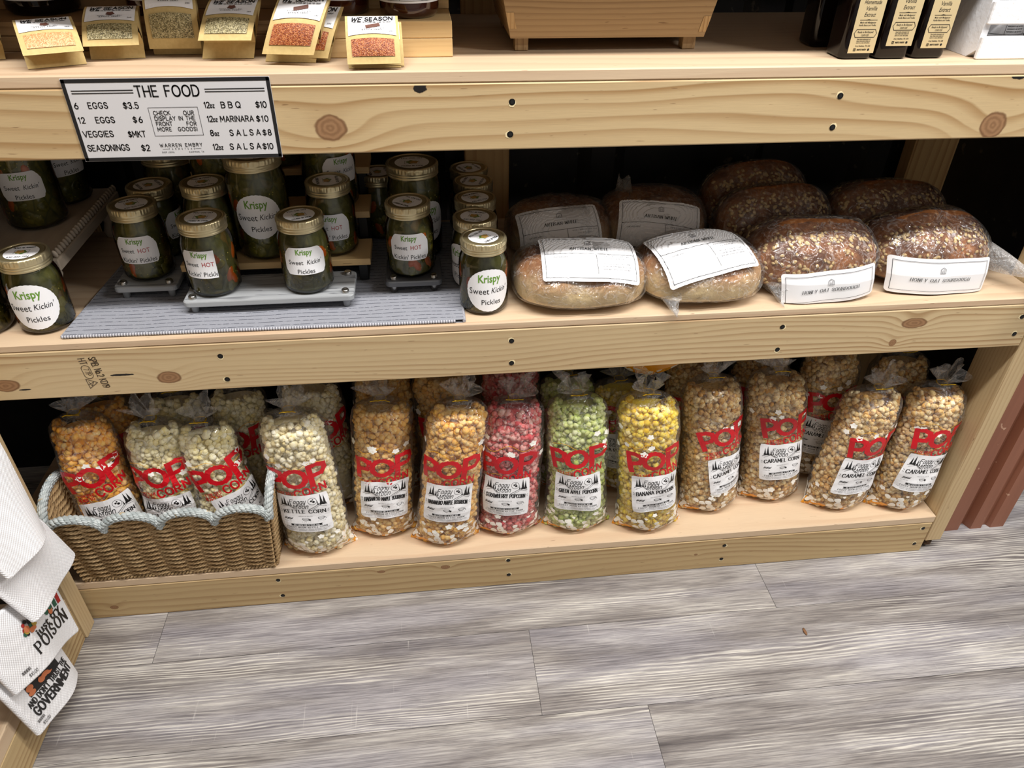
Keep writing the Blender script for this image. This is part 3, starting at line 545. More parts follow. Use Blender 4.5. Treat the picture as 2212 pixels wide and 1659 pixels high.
def tree2(x, y, h): return [poly2([(x-h*.09, y+h*.3), (x+h*.09, y+h*.3), (x, y+h)]), poly2([(x-h*.17, y-.05*h), (x+h*.17, y-.05*h), (x, y+h*.6)])]
def label_art(title):
    """flat artwork of the square popcorn label, metres, centred; list of (shape, ink)"""
    A = []; hw = .047
    for x, h in ((-.038, .017), (-.0325, .022), (-.026, .013), (-.0215, .010)): A += [(q, 1) for q in tree2(x, .022, h)]
    for x, h in ((.0395, .020), (.034, .024), (.0275, .010)): A += [(q, 1) for q in tree2(x, .022, h)]
    A += [(line2([(-.043, .018), (-.03, .025), (-.012, .013)], .0009), 1), (line2([(-.04, .015), (-.027, .0215), (-.016, .013)], .0006), 1), (line2([(.010, .012), (.030, .024), (.043, .018)], .0009), 1), (line2([(.016, .012), (.030, .020), (.042, .0145)], .0006), 1)]
    A += [(circ2(.0078, .0006, .0185, .032), 1), (disc2(.002, 8, .0165, .033), 1), (disc2(.0025, 8, .0205, .0305), 1), (disc2(.0015, 7, .0195, .0355), 1)]
    A += [(stext('F', .0098, None, .11, shear=.3), 1, (-.024, .028)), (stext('oggy', .0125, .021, .085, shear=.3), 1, (-.0165, .0275)), (stext('M', .0092, .0085, .11, shear=.3), 1, (-.019, .0155)), (stext('oon', .0125, .0165, .085, shear=.3), 1, (-.0085, .0155))]
    V, F = stext(title, .0088, .078, .2, serif=True, align='C', maxseg=.006); V = V.copy(); V[:, 1] += .0022-2.2*V[:, 0]**2; A.append(((V, F), 1))
    for sx in (-1, 1): A += [(line2([(sx*.0425, .004), (sx*.045, .0065)], .0007), 1), (line2([(sx*.0425, .001), (sx*.0452, .001)], .0007), 1)]
    A.append((stext('INGREDIENTS', .002, .026, .15, align='C'), 2, (0, -.0075)))
    for i in range(9): A.append((line2([(-.040+.0017*i, -.0155+.0006*(i % 3)), (-.0375+.0017*i, -.0105-.0004*(i % 4))], .0009), 1))
    A += [(circ2(.0062, .0008, 0, -.0125, .0045, PI, 2*PI, 10), 1), (circ2(.0062, .0005, 0, -.0125, .0014), 1), (disc2(.0022, 8, .0075, -.0155), 1), (circ2(.0058, .0008, .029, -.0115, .0052, PI, 2*PI, 10), 1), (circ2(.0058, .0005, .029, -.0115, .0016), 1), (line2([(.036, -.012), (.038, -.0165)], .0006), 1)]
    for x, wd in ((-.034, .014), (.001, .016), (.029, .014)): A.append((stext('NON GMO POP' if x < 0 else 'SUGAR', .0013, wd, .14, align='C'), 2, (x, -.0205)))
    A += [(rect2(-.0265, -.0300, .0265, -.0255, 8, 1), 1), (poly2([(-.0265, -.0255), (-.0290, -.0255), (-.0275, -.0278), (-.0290, -.0300), (-.0265, -.0300)]), 1), (poly2([(.0265, -.0300), (.0290, -.0300), (.0275, -.0278), (.0290, -.0255), (.0265, -.0255)]), 1), (stext('$8 EACH OR 2 FOR $15', .0028, .046, .2, align='C'), 0, (0, -.0292), .0003)]
    A += [(stext('FOGGY MOON KETTLE CORN', .0034, .074, .18, serif=True, align='C'), 1, (0, -.0358)), (stext('THIS PRODUCT WAS PRODUCED IN A PRIVATE RESIDENCE THAT IS NOT', .0016, .084, .15, align='C'), 2, (0, -.0400)), (stext('SUBJECT TO GOVERNMENT LICENSING OR INSPECTIONS', .0016, .068, .15, align='C'), 2, (0, -.0435))]
    return A
_art = {}
def rounded(hw, hh, r, nx=14, ny=12):
    V, F = rect2(-hw, -hh, hw, hh, nx, ny); d = np.maximum(np.abs(V)-np.array([hw-r, hh-r]), 0); L = np.linalg.norm(d, axis=1); k = np.where(L > r, r/np.maximum(L, 1e-9), 1)
    V = np.sign(V)*(np.minimum(np.abs(V), np.array([hw-r, hh-r]))+d*k[:, None]); return V, F
POP_P = [(0, -.06), (.05, 1.0)]
def pop_shapes():
    """hand drawn POP / CORN lettering, metres, origin at left bottom of POP"""
    L = []; h = .043; wt = .0104
    def st(pts, x, y, sc=h, w=wt): v, f = ribbon([(x+p[0]*sc, y+p[1]*sc) for p in pts], w, .18, .007); L.append((np.array(v), np.array(f)))
    P = [(.12, 0), (.02, .94), (.36, .98), (.62, .86), (.66, .66), (.52, .48), (.14, .42)]
    st(P, .002, -.002)
    O = [(math.cos(a)*.46+.46, math.sin(a)*.42+.46) for a in np.linspace(0, 2*PI, 15)]; st(O, .034, .001)
    P2 = [(.1, -.06), (.12, .96), (.5, 1.0), (.76, .88), (.78, .66), (.6, .48), (.14, .44)]; st(P2, .079, .002)
    x = .046
    for ch, wv in (('C', .012), ('O', .0135), ('R', .012), ('N', .0125)):
        for line in strokes(ch)[1]: v, f = ribbon([(x+p[0]*.0165, -.0225+p[1]*.0165+(x-.046)*.13) for p in line], .0034, .1, .006); L.append((np.array(v), np.array(f)))
        x += wv+.0035
    return L
POPS = pop_shapes()
def flower2(r, cx, cy, a0):
    a = np.linspace(0, 2*PI, 25)[:-1]; rr = r*(.88+.15*np.cos(5*a+a0)); return poly2(np.stack([cx+rr*np.cos(a), cy+rr*np.sin(a)*.85], 1))
def popcorn_bag(key, title, base, tie, seed, label, group='popcorn bags standing in front', wide=1.0, yaw=0.0, lab=(0, .128, 0), pop=(0, .190, .03), slump=0.0, front=True, tmin=0.0, flip=1, neck=True, cat='popcorn bag'):
    B = Bag(base, tie, seed, wide, yaw, slump); H = B.H; g = np.random.RandomState(seed)
    root = thing('popcorn_bag', label, cat, tuple(base), group)
    # kernels
    mb = MB(); rows = int(H*.93/.0116); cand = []; half = 2.15 if front else 1.75
    for i in range(rows):
        t = (i+.5)/rows*.945
        if t < tmin: continue
        a = np.interp(t, BT, BA)*.83*wide; nc = max(3, int(2*half*a*.93/.0124))
        for j in range(nc): cand.append((-half+2*half*(j+.5+(i % 2)*.5-.25+g.uniform(-.28, .28))/nc, t+g.uniform(-.3, .3)*.0138/H))
    cand = np.array(cand); sc = g.uniform(.0088, .0140, len(cand)); Q = B.raw(cand[:, 0], np.clip(cand[:, 1], .012, .95), sc*.92+.0006+g.uniform(0, .003, len(cand)))
    R = randrot(g, len(cand)); kid = g.randint(0, len(KP), len(cand))
    for k in range(len(KP)):
        m = kid == k
        if not m.any(): continue
        V = np.einsum('nij,vj->nvi', R[m]*sc[m][:, None, None], KP[k][0])+Q[m][:, None]; nn, nv = V.shape[:2]
        mb.add(V.reshape(-1, 3), (KP[k][1][None]+(np.arange(nn)*nv)[:, None, None]).reshape(-1, 3), 0, None, True)
    ph = np.linspace(-PI, PI, 36, endpoint=False); tt = np.linspace(.02, .90, 24); PH, TT = np.meshgrid(ph, tt); P = B.raw(PH, TT, .0165); grid(mb, P, 0, None, True, closeu=True)
    mb.add(P[-1], [list(range(36))], 0); mb.add(P[0], [list(range(36))[::-1]], 0)
    o = mb.build('popcorn', POPM[key], root); o['kind'] = 'stuff'
    # film with its printing
    mb = MB(); ph = np.linspace(-PI, PI, 88, endpoint=False); tt = np.concatenate([np.linspace(0, .12, 12), np.linspace(.14, .84, 34), np.linspace(.855, 1.0, 16)]); PH, TT = np.meshgrid(ph, tt); P = B.raw(PH, TT)
    U = np.stack([np.interp(PH, B.ph, B.L)+.4, TT*H], -1); grid(mb, P, 0, U, True, closeu=True); mb.add(P[0], [list(range(88))[::-1]], 0, np.zeros((88, 2)))
    if front or tmin < .5:
        for q in POPS: put(mb, (q[0]*flip+np.array([0 if flip > 0 else .1, 0]), q[1]), B.S, .0005, 1, (pop[0]-.055, pop[1]), pop[2])
        if front:
            for s_, dx, dy in (('FRESH!', 0, -.0155), ('READY TO', -.002, -.0245), ('EAT', .006, -.033)): put(mb, stext(s_, .0068, .030 if s_ != 'EAT' else .012, .2, serif=True), B.S, .0004, 1, (pop[0]-.042+dx, pop[1]+dy), pop[2])
        for i in range(9): put(mb, flower2(g.uniform(.0058, .0085), g.uniform(-.085, .085), g.choice([g.uniform(.245, .29)/.355*H, g.uniform(.05, .07), g.uniform(.235, .275)/.355*H]), g.uniform(0, 6)), B.S, .0004, 2)
        for sg in (-1, 1):
            xs = np.linspace(-.052, .052, 22); ys = .012*np.sin(xs*70+g.uniform(0, 6))*np.cos(xs*35)
            put(mb, line2(list(zip(xs, ys+pop[1]+(.055 if sg > 0 else -.012))), .0009), B.S, .0003, 3, (pop[0], 0))
    mb.build('film', [M_bagfilm, M_bagred, M_bagwhite, M_bagyel], root)
    if neck:
        mb = MB(); tt = np.linspace(.985, 1.10, 12); ph2 = np.linspace(-PI, PI, 60, endpoint=False); PH, TT = np.meshgrid(ph2, tt); grid(mb, B.raw(PH, TT), 0, None, True, closeu=True); mb.build('gathered_neck', M_neckfilm, root)
        mb = MB(); c = B.b+B.d; a = np.linspace(0, 2*PI, 20, endpoint=False); R0 = .0105
        tube(mb, np.stack([c[0]+R0*np.cos(a), c[1]+R0*np.sin(a), c[2]+.001*np.sin(3*a)], 1), .0012, 6, closed=True)
        for sg in (-1, 1): tube(mb, [c+np.array([sg*.002, -R0, 0]), c+np.array([sg*.008, -R0-.004, .004]), c+np.array([sg*(.013+.006*g.rand()), -R0-.005, .009*g.rand()])], .001, 6)
        mb.build('twist_tie', M_tie, root)
    if title:
        if title not in _art: _art[title] = label_art(title)
        mb = MB(); du, dv, rr = lab; put(mb, rounded(.0485, .0475, .004), B.S, .0008, 0, (du, dv), rr)
        for it in _art[title]:
            at = it[2] if len(it) > 2 else (0, 0); c, s_ = math.cos(rr), math.sin(rr)
            put(mb, it[0], B.S, .0011+(it[3] if len(it) > 3 else 0), it[1], (du+at[0]*c-at[1]*s_, dv+at[0]*s_+at[1]*c), rr)
        mb.build('label', [M_white, M_ink, M_grey], root)
    return root
Z3 = S3+.0006
popcorn_bag('kettle', 'KETTLE CORN', (-.256, .060, Z3), (-.270, .068, .450), 31, 'bag of pale kettle corn standing right beside the wicker basket', lab=(-.004, .132, -.03), pop=(-.004, .196, .05))
popcorn_bag('habanero', 'HABANERO MAPLE BOURBON', (-.126, .092, Z3), (-.108, .104, .437), 32, 'bag of orange maple bourbon popcorn directly right of the pale kettle corn bag', lab=(.004, .118, -.05), pop=(.002, .180, .0), wide=.97)
popcorn_bag('habanero', 'HABANERO MAPLE BOURBON', (-.001, .056, Z3), (.038, .064, .456), 33, 'bag of orange maple bourbon popcorn directly left of the red bag, leaning right', lab=(-.008, .130, -.02), pop=(-.010, .197, .0), wide=.97)
popcorn_bag('strawberry', 'STRAWBERRY POPCORN', (.131, .073, Z3), (.141, .081, .438), 34, 'bag of red strawberry popcorn in the front row', lab=(-.014, .122, -.01), pop=(-.014, .184, .0))
popcorn_bag('apple', 'GREEN APPLE POPCORN', (.278, .068, Z3), (.262, .076, .443), 35, 'bag of light green apple popcorn in the front row', lab=(-.006, .126, -.02), pop=(-.006, .190, .05))
popcorn_bag('banana', 'BANANA POPCORN', (.428, .052, Z3), (.394, .060, .448), 36, 'bag of yellow banana popcorn standing in the front row', lab=(.006, .126, .06), pop=(.004, .184, .12))
popcorn_bag('caramel', 'CARAMEL CORN', (.580, .095, Z3), (.535, .103, .447), 37, 'bag of caramel corn standing right beside the yellow banana popcorn', lab=(.022, .122, .1), pop=(.010, .190, .2), yaw=.15)
popcorn_bag('caramel', 'CARAMEL CORN', (.724, .113, Z3), (.678, .121, .440), 38, 'second caramel corn bag from the yellow bag, upright under the shelf', lab=(.004, .130, .04), pop=(.010, .196, .1))
popcorn_bag('caramel', 'CARAMEL CORN', (.860, .072, Z3), (.878, .080, .412), 39, 'caramel corn bag tilting right with its top slumped, between two upright caramel bags', lab=(.004, .112, -.03), pop=(.012, .168, .05), slump=-.25)
popcorn_bag('caramel', 'CARAMEL CORN', (.996, .058, Z3), (1.000, .068, .423), 40, 'caramel corn bag nearest the right end post', lab=(.000, .120, -.10), pop=(.006, .188, .02), wide=.98)
popcorn_bag('caramel', 'CARAMEL CORN', (.848, .186, Z3), (.832, .192, .440), 41, 'caramel corn bag standing behind the slumped caramel bag', 'popcorn bags standing behind', lab=(-.014, .128, -.12), pop=(.0, .196, .1))
bk = 'popcorn bags standing behind'
popcorn_bag('kettle', None, (-.242, .186, Z3), (-.252, .192, .430), 52, 'bag of pale popcorn behind the kettle corn bag beside the basket', bk, front=False, tmin=.3, pop=(.03, .20, .1))
popcorn_bag('habanero', None, (-.110, .212, Z3), (-.112, .216, .440), 53, 'orange popcorn bag in shade behind the left maple bourbon bag', bk, front=False, tmin=.3, pop=(-.03, .20, 0))
popcorn_bag('habanero', None, (.020, .190, Z3), (.006, .196, .440), 54, 'orange popcorn bag in shade behind the right maple bourbon bag', bk, front=False, tmin=.3)
popcorn_bag('strawberry', None, (.150, .196, Z3), (.146, .200, .450), 55, 'red popcorn bag in shade behind the strawberry popcorn', bk, front=False, tmin=.3)
popcorn_bag('apple', None, (.282, .192, Z3), (.266, .196, .405), 56, 'green popcorn bag in shade behind the green apple popcorn', bk, front=False, tmin=.0)
popcorn_bag('banana', 'BANANA POPCORN', (.412, .178, Z3), (.372, .182, .395), 57, 'yellow popcorn bag standing half hidden behind the green and yellow bags', bk, front=False, lab=(-.03, .13, 0), pop=(-.03, .20, .1))
popcorn_bag('caramel', None, (.560, .210, Z3), (.535, .214, .435), 58, 'caramel corn bag in shade behind the leftmost front caramel bag', bk, front=False, tmin=.3)
popcorn_bag('caramel', None, (.705, .232, Z3), (.700, .236, .435), 59, 'caramel corn bag in deep shade behind the second front caramel bag', bk, front=False, tmin=.3)
popcorn_bag('caramel', None, (.992, .178, Z3), (.990, .184, .425), 60, 'caramel corn bag in shade behind the bag at the right end post', bk, front=False, tmin=.3)
o = popcorn_bag('banana', None, (.418, .115, .480), (.418, .119, .735), 61, 'yellow popcorn bag lying flat on top of the bags behind', front=False, neck=True, tmin=0.0, pop=(0, .19, 0)); o.rotation_euler = (-PI/2+.04, 0, 0)
o = popcorn_bag('apple', None, (.272, .150, .492), (.272, .154, .735), 62, 'green popcorn bag lying on top of the green bag behind', front=False, neck=True, tmin=0.0, wide=.9); o.rotation_euler = (-PI/2+.04, 0, 0)
# three flavours inside the basket, more behind them
bb = 'popcorn bags in the wicker basket'; ZB = S3+.0085
popcorn_bag('cheddar', 'CHEDDAR CORN', (-.634, .070, ZB), (-.643, .088, .455), 43, 'bag of orange cheddar popcorn at the left end of the wicker basket', bb, lab=(.016, .125, .16), pop=(.012, .194, .22), wide=.9, yaw=.1, slump=.06)
popcorn_bag('butter', 'BUTTER CORN', (-.518, .074, ZB), (-.520, .090, .430), 44, 'bag of pale butter popcorn in the middle of the wicker basket', bb, lab=(.002, .120, .06), pop=(.0, .186, .12), wide=.9)
popcorn_bag('butter', 'BUTTER CORN', (-.404, .068, ZB), (-.434, .088, .422), 45, 'bag of pale popcorn at the right end of the wicker basket, label half hidden', bb, lab=(.032, .122, .25), pop=(.012, .180, .22), wide=.9, yaw=.2, slump=.02)
popcorn_bag('cheddar', None, (-.637, .178, ZB), (-.640, .184, .425), 46, 'orange popcorn bag in shade behind the cheddar bag in the basket', bb, front=False, tmin=.2, wide=.9)
popcorn_bag('butter', None, (-.520, .180, ZB), (-.505, .186, .425), 47, 'pale popcorn bag in shade behind the middle bag in the basket', bb, front=False, tmin=.2, wide=.9)
popcorn_bag('butter', None, (-.406, .176, ZB), (-.388, .184, .430), 48, 'pale popcorn bag behind the right end bag in the basket', bb, front=False, tmin=.2, wide=.9)

# ------------------------------------------------------------------ wicker basket
def build_basket():
    root = thing('wicker_basket', 'woven wicker basket with scalloped grey rope rim at left of bottom shelf', 'basket', (-.52, .11, S3))
    zb, zt = S3+.004, .268
    def rectpath(z):
        k = (z-zb)/(zt-zb); return (-.700-.004*k, .006-.028*k, -.340+.018*k, .236+.014*k)   # x0,y0,x1,y1
    def side(i, s, z, off=0):    # i: 0 front,1 right,2 back,3 left ; s 0..1
        x0, y0, x1, y1 = rectpath(z)
        if i == 0: return (x0+(x1-x0)*s, y0-off, z)
        if i == 1: return (x1+off, y0+(y1-y0)*s, z)
        if i == 2: return (x1+(x0-x1)*s, y1+off, z)
        return (x0-off, y1+(y0-y1)*s, z)
    nsc = (4, 2, 4, 2); ln = (.362, .24, .362, .24); hh = (.040, .066, .040, .066)
    def rimz(i, s): return zt+hh[i]*math.sqrt(max(0, 1-(2*((s*nsc[i]) % 1)-1)**2))**.9
    n = NT('woven_seagrass'); u, v = n.uv(); tw = n.M('SINE', n.M('MULTIPLY_ADD', u, 900, n.M('MULTIPLY', v, 700))); ns = n.noise(n.vec(n.M('MULTIPLY', u, 40), n.M('MULTIPLY', v, 200)), 1, 3)
    g = n.n('ShaderNodeNewGeometry'); rnd = g.node.outputs['Random Per Island']
    col = n.mix(ns, rgb(134, 106, 70), rgb(200, 166, 120)); col = n.mix(n.M('MULTIPLY', rnd, .35), col, rgb(220, 194, 150)); col = n.mix(n.M('MULTIPLY', n.sm(tw, .2, -.9), .4), col, rgb(84, 62, 38))
    mw = n.bsdf(col, .7, 0, .2, n.bump(tw, .5, .0012))
    mb = MB(); row = 0; z = zb+.008
    while z < zt+.055:
        for i in range(4):
            ns_ = int(ln[i]/.0045); run = []
            runs = []
            for k in range(ns_+1):
                s = k/ns_; L = s*ln[i]; zz = z+.0016*math.sin(2*PI*L/.0362+(PI if row % 2 else 0))*.8
                if z <= rimz(i, s)-.002 or z < zt-.001:
                    run.append(side(i, s, zz, .0042*math.cos(PI*L/.0362+(PI if row % 2 else 0))))
                elif run: runs.append(run); run = []
            if run: runs.append(run)
            for rn in runs:
                if len(rn) > 3: tube(mb, rn, .0036, 6, 0)
        z += .0066; row += 1
    for i in range(4):       # lining behind the weave, follows the scallops
        ss = np.linspace(0, 1, 81); P = np.array([[side(i, s, zb+(rimz(i, s)-.003-zb)*t, -.0032) for s in ss] for t in np.linspace(0, 1, 7)])
        grid(mb, P, 0, np.stack([np.broadcast_to(ss*ln[i], P.shape[:2]), P[..., 2]], -1), True)
    box(mb, (-.696, .010, S3+.0015), (-.344, .232, S3+.0065))
    mb.build('woven_body', mw, root)
    mb = MB()                # braided foot
    for k in range(2):
        for i in range(4):
            s = np.linspace(0, 1, int(ln[i]/.0018)); L = s*ln[i]; a = L/.014*2*PI+k*PI
            b = np.array([side(i, q, zb+.0012, .001) for q in s]); b[:, 2] += .0028*np.cos(a); off = .003*np.sin(a)
            b[:, 1 if i % 2 == 0 else 0] += off; tube(mb, b, .0026, 6, 0)
    mb.build('braided_foot', mw, root)
    n = NT('grey_rope'); u, v = n.uv(); tw = n.M('SINE', n.M('MULTIPLY_ADD', u, 1500, n.M('MULTIPLY', v, 900))); g = n.n('ShaderNodeTexCoord', out=3)
    col = n.mix(n.sm(n.noise(g, 90, 3), .3, .7), rgb(158, 166, 166), rgb(202, 208, 207)); col = n.mix(n.sm(n.noise(g, 70, 2), .68, .74), col, rgb(208, 186, 148)); col = n.mix(n.M('MULTIPLY', n.sm(tw, .1, -1), .35), col, rgb(112, 122, 122))
    mr = n.bsdf(col, .75, 0, .2, n.bump(tw, .5, .001))
    mb = MB()
    for i in range(4):
        for sc in range(nsc[i]):
            ss = (sc+np.linspace(.001, .999, 60))/nsc[i]; C0 = np.array([side(i, s, rimz(i, s)-.001, .0005) for s in ss]); Tn = np.gradient(C0, axis=0); Tn /= np.linalg.norm(Tn, axis=1, keepdims=True)
            L = np.concatenate([[0], np.cumsum(np.linalg.norm(np.diff(C0, axis=0), axis=1))]); q = np.linspace(0, L[-1], 150); C1 = np.stack([np.interp(q, L, C0[:, j]) for j in range(3)], 1); T1 = np.gradient(C1, axis=0); T1 /= np.linalg.norm(T1, axis=1, keepdims=True)
            nv = np.array([0, -1., 0] if i in (0, 2) else [1., 0, 0]); B1 = np.cross(T1, nv); B1 /= np.linalg.norm(B1, axis=1, keepdims=True); N1 = np.cross(B1, T1)
            for k in range(3):
                a = q/.026*2*PI+k*2*PI/3; tube(mb, C1+.0042*(N1*np.cos(a)[:, None]+B1*np.sin(a)[:, None]), .0046, 7, 0)
    tag(mb.build('rope_rim', mr, root), 'grey blue twisted rope rim')
build_basket()

# ------------------------------------------------------------------ pickle jars
def jar_parts(R, H, lidr):
    nk = lidr-.003; zs = H-.0205
    glass = [(.0005, .0025), (R*.80, .0012), (R*.93, .0035), (R, .010), (R, zs-.026), (R*.985, zs-.018), (R*.93, zs-.009), (nk+.001, zs-.002), (nk, zs+.004), (nk, zs+.012)]
    mb = MB(); lathe(mb, glass, 44); g = mb.mesh('glass', M_glass)
    mb = MB(); r = R-.0028; rr = np.random.RandomState(int(R*1e5))
    prof = [(.0005, .005), (r*.9, .005), (r, .011), (r, zs-.028), (r*.97, zs-.020), (nk-.003, zs-.006), (nk-.004, zs+.002), (.0005, zs+.002)]
    lathe(mb, prof, 36, 0)
    iv, if3 = ico(2)
    for k in range(34):      # slices pressed against the glass
        a, z = rr.uniform(0, 2*PI), rr.uniform(.016, zs-.034); th = rr.uniform(0, PI); e = rr.uniform(.6, 1)
        V = iv*np.array([.0115*e, .0024, .0115]); c, s_ = math.cos(th), math.sin(th); V = np.stack([V[:, 0]*c-V[:, 2]*s_, V[:, 1], V[:, 0]*s_+V[:, 2]*c], 1)
        V[:, 1] -= (r-.0012)-V[:, 0]**2/(2*r)*-1*0; V[:, 1] += V[:, 0]**2/(2*r)
        c, s_ = math.cos(a), math.sin(a); mb.add(np.stack([V[:, 0]*c-V[:, 1]*s_, V[:, 0]*s_+V[:, 1]*c, V[:, 2]+z], 1), if3, 3, None, True)
    for k in range(9):       # carrots
        a, z = rr.uniform(0, 2*PI), rr.uniform(.02, zs-.036); V = iv*np.array([.0075, .0038, .0150]); th = rr.uniform(-.6, .6); c, s_ = math.cos(th), math.sin(th)
        V = np.stack([V[:, 0]*c-V[:, 2]*s_, V[:, 1], V[:, 0]*s_+V[:, 2]*c], 1); V[:, 1] -= r-.0017; V[:, 1] += V[:, 0]**2/(2*r)
        c, s_ = math.cos(a), math.sin(a); mb.add(np.stack([V[:, 0]*c-V[:, 1]*s_, V[:, 0]*s_+V[:, 1]*c, V[:, 2]+z], 1), if3, 1, None, True)
    sv, sf = ico(1)
    for k in range(60):
        a, z = rr.uniform(0, 2*PI), rr.choice([rr.uniform(zs-.045, zs-.03), rr.uniform(.012, .04)]); mb.add(sv*.0012+np.array([math.cos(a)*(r+.0004), math.sin(a)*(r+.0004), z]), sf, 2, None, True)
    p = mb.mesh('pickles', [M_pickle, M_carrot, M_seed, M_slice])
    mb = MB(); L = lidr; prof = [(nk+.0005, H-.0205), (L-.0006, H-.0205), (L, H-.0198), (L-.0001, H-.0172), (L-.0013, H-.0160), (L-.0001, H-.0148), (L, H-.0132), (L-.0013, H-.0120), (L, H-.0108), (L+.0001, H-.0095), (L, H-.0030), (L-.0006, H-.0010), (L-.0022, H-.0002), (L-.0042, H-.0004), (L-.0050, H-.0018)]
    def ribs(pf, a): return (.0006*np.sign(np.sin(a*80))[None]*((pf[:, 1] > H-.0075) & (pf[:, 1] < H-.0025) & (pf[:, 0] > L-.003))[:, None])
    pp = np.array(prof); q = [];
    for i in range(len(pp)-1): q += [pp[i]+(pp[i+1]-pp[i])*t for t in ((0, .35, .7) if i == 9 else (0,))]
    q.append(pp[-1]); lathe(mb, q, 160, ribs=ribs); b = mb.mesh('lid_band', M_lid)
    mb = MB(); L2 = L-.0048; lathe(mb, [(L2, H-.0022), (L2-.0015, H-.0012), (L2-.0035, H-.0018), (.0005, H-.0018)], 44); t = mb.mesh('lid_disc', M_lidtop)
    mb = MB(); S = planeS((0, 0, H-.0017), (1, 0, 0), (0, 1, 0)); rs = L*.66; put(mb, disc2(rs, 40), S, .0001, 0)
    put(mb, flower2(rs*.36, 0, 0, .4), S, .0003, 1); put(mb, flower2(rs*.3, -rs*.1, rs*.05, 1.4), S, .0004, 2); put(mb, line2([(-rs*.42, -rs*.2), (-rs*.42, rs*.3), (rs*.42, rs*.3), (rs*.42, -rs*.2)], .0006), S, .0003, 4)
    for k, (tx, yy) in enumerate((('PICKLE ME PERFECT', rs*.56), ('430-302-7134', -rs*.75))): put(mb, stext(tx, .0042, rs*1.25, .16, align='C'), S, .0003, 3, (0, yy))
    st = mb.mesh('lid_sticker', [M_white, flat('sticker_green', rgb(96, 128, 60), .5), flat('sticker_tan', rgb(190, 150, 80), .5), M_ink, M_grey])
    return g, p, b, t, st
def jar_label(kind, R):
    """scalloped paper label wrapped round a jar, front = -Y"""
    def S(u, v, off): a = np.asarray(u)/R; return np.stack([(R+off)*np.sin(a), -(R+off)*np.cos(a), np.asarray(v)], -1)
    K = 1.27 if kind[0] == 'round' else 1.16; mb = MB(); n = 96; a = np.linspace(0, 2*PI, n, endpoint=False); ro = K*.0295*(1+.022*np.abs(((a*34/(2*PI)) % 1)*2-1)); rings = []
    for k in np.linspace(.04, 1, 9): rings.append(np.stack([ro*k*np.cos(a), ro*k*np.sin(a)], 1))
    P = np.array(rings); lim = {'round': (-9, 9, -9, 9), 'cut': (-.0175, .0225, -.0285, .0285), 'peel': (-.0185, .0215, -.0275, .0195)}[kind[0]]
    lim = [K*q for q in lim]; P[..., 1] = np.clip(P[..., 1], lim[0], lim[1]); P[..., 0] = np.clip(P[..., 0], lim[2], lim[3])
    idx = np.arange(9*n).reshape(9, n); idx = np.concatenate([idx, idx[:, :1]], 1); F = np.stack([idx[:-1, :-1], idx[1:, :-1], idx[1:, 1:], idx[:-1, 1:]], -1).reshape(-1, 4)
    put(mb, (P.reshape(-1, 2), F), S, .0004, 0); put(mb, (P[0], np.array([list(range(n))])), S, .0004, 0)
    if kind[0] == 'round': rows = [('Krispy', .0105, .029, .012, 2, .02), ('Sweet', .0085, .0255, -.0045, 1, 0), ("Kickin'", .0075, .023, -.0035, 1, .25), ('Pickles', .0072, .025, -.0195, 1, 0)]
    elif kind[1] == 'hot': rows = [('Krispy', .0078, .022, .0125, 2, .02), ('Sweet', .0064, .019, -.001, 1, 0), ('HOT', .0064, .0155, -.001, 3, 0), ("Kickin' Pickles", .0066, .047, -.0155, 1, .0)]
    else: rows = [('Krispy', .0078, .022, .0125, 2, .02), ('Sweet', .0066, .020, -.002, 1, 0), ("Kickin'", .0066, .021, -.002, 1, .25), ('Pickles', .0066, .023, -.0155, 1, .0)]
    for t, h, wd, y, m, b in rows:
        sh = .25 if b == .25 else 0; V, F = ftext(t, h, wd, b if b != .25 else 0, sh, 'C'); x = 0
        if t == 'Sweet': x = -.0135 if kind[0] == 'round' else -.0125
        if t in ("Kickin'", 'HOT') and kind[1] != 'x': x = .0135 if kind[0] == 'round' else (.0125 if t != 'HOT' else .0095)
        if t == 'Pickles' and kind[0] == 'round': x = .002
        k = V[:, 0]+x
        if kind[0] == 'peel': k = np.minimum(k, .019)
        put(mb, (np.stack([k, V[:, 1]], 1)*K, F), S, .0007, m, (0, y*K))
    return mb.mesh('paper_label', [M_white, M_ink, M_green, M_red])
PINT = jar_parts(.0405, .1245, .0368); QUART = jar_parts(.0475, .172, .0455); _jl = {}
def jar(big, loc, rz, label, kind=None, lab=(0, 0, 0), group='jars of pickles on the middle shelf', spin=0.0):
    meshes = QUART if big else PINT; R = .0475 if big else .0405; root = thing('pickle_jar', label, 'jar', loc, group, rz)
    obs = {}
    for nm, me in zip(('glass', 'pickles', 'lid_band', 'lid_disc', 'lid_sticker'), meshes):
        o = bpy.data.objects.new(nm, me); C.objects.link(o); obs[nm] = o
        o.parent = obs['lid_disc'] if nm == 'lid_sticker' else root; o.rotation_euler = (0, 0, spin if nm in ('pickles',) else (spin*.7 if nm == 'lid_disc' else 0))
    if kind:
        k = (kind, R)
        if k not in _jl: _jl[k] = jar_label(kind, R)
        o = bpy.data.objects.new('paper_label', _jl[k]); C.objects.link(o); o.parent = root; o.location = (0, 0, lab[1]); o.rotation_euler = (0, 0, lab[0])
    return root
Z2 = S2+.0004; ZT = S2+.0068; ZS = S2+.0303
RD, CT, HT, PL = ('round', 'k'), ('cut', 'k'), ('cut', 'hot'), ('peel', 'hot')
JG = 'pickle jars at the front of the middle shelf'
jar(0, (-.609, .0645, Z2), -.15, 'pickle jar with round Sweet Kickin label at the left front, beside the grey towel', RD, (.28, .050, 0), JG, .3)
jar(0, (-.700, .0600, Z2), 0, 'pickle jar at the far left, cut off by the edge of the picture', HT, (.15, .054, 0), JG, 1.3)
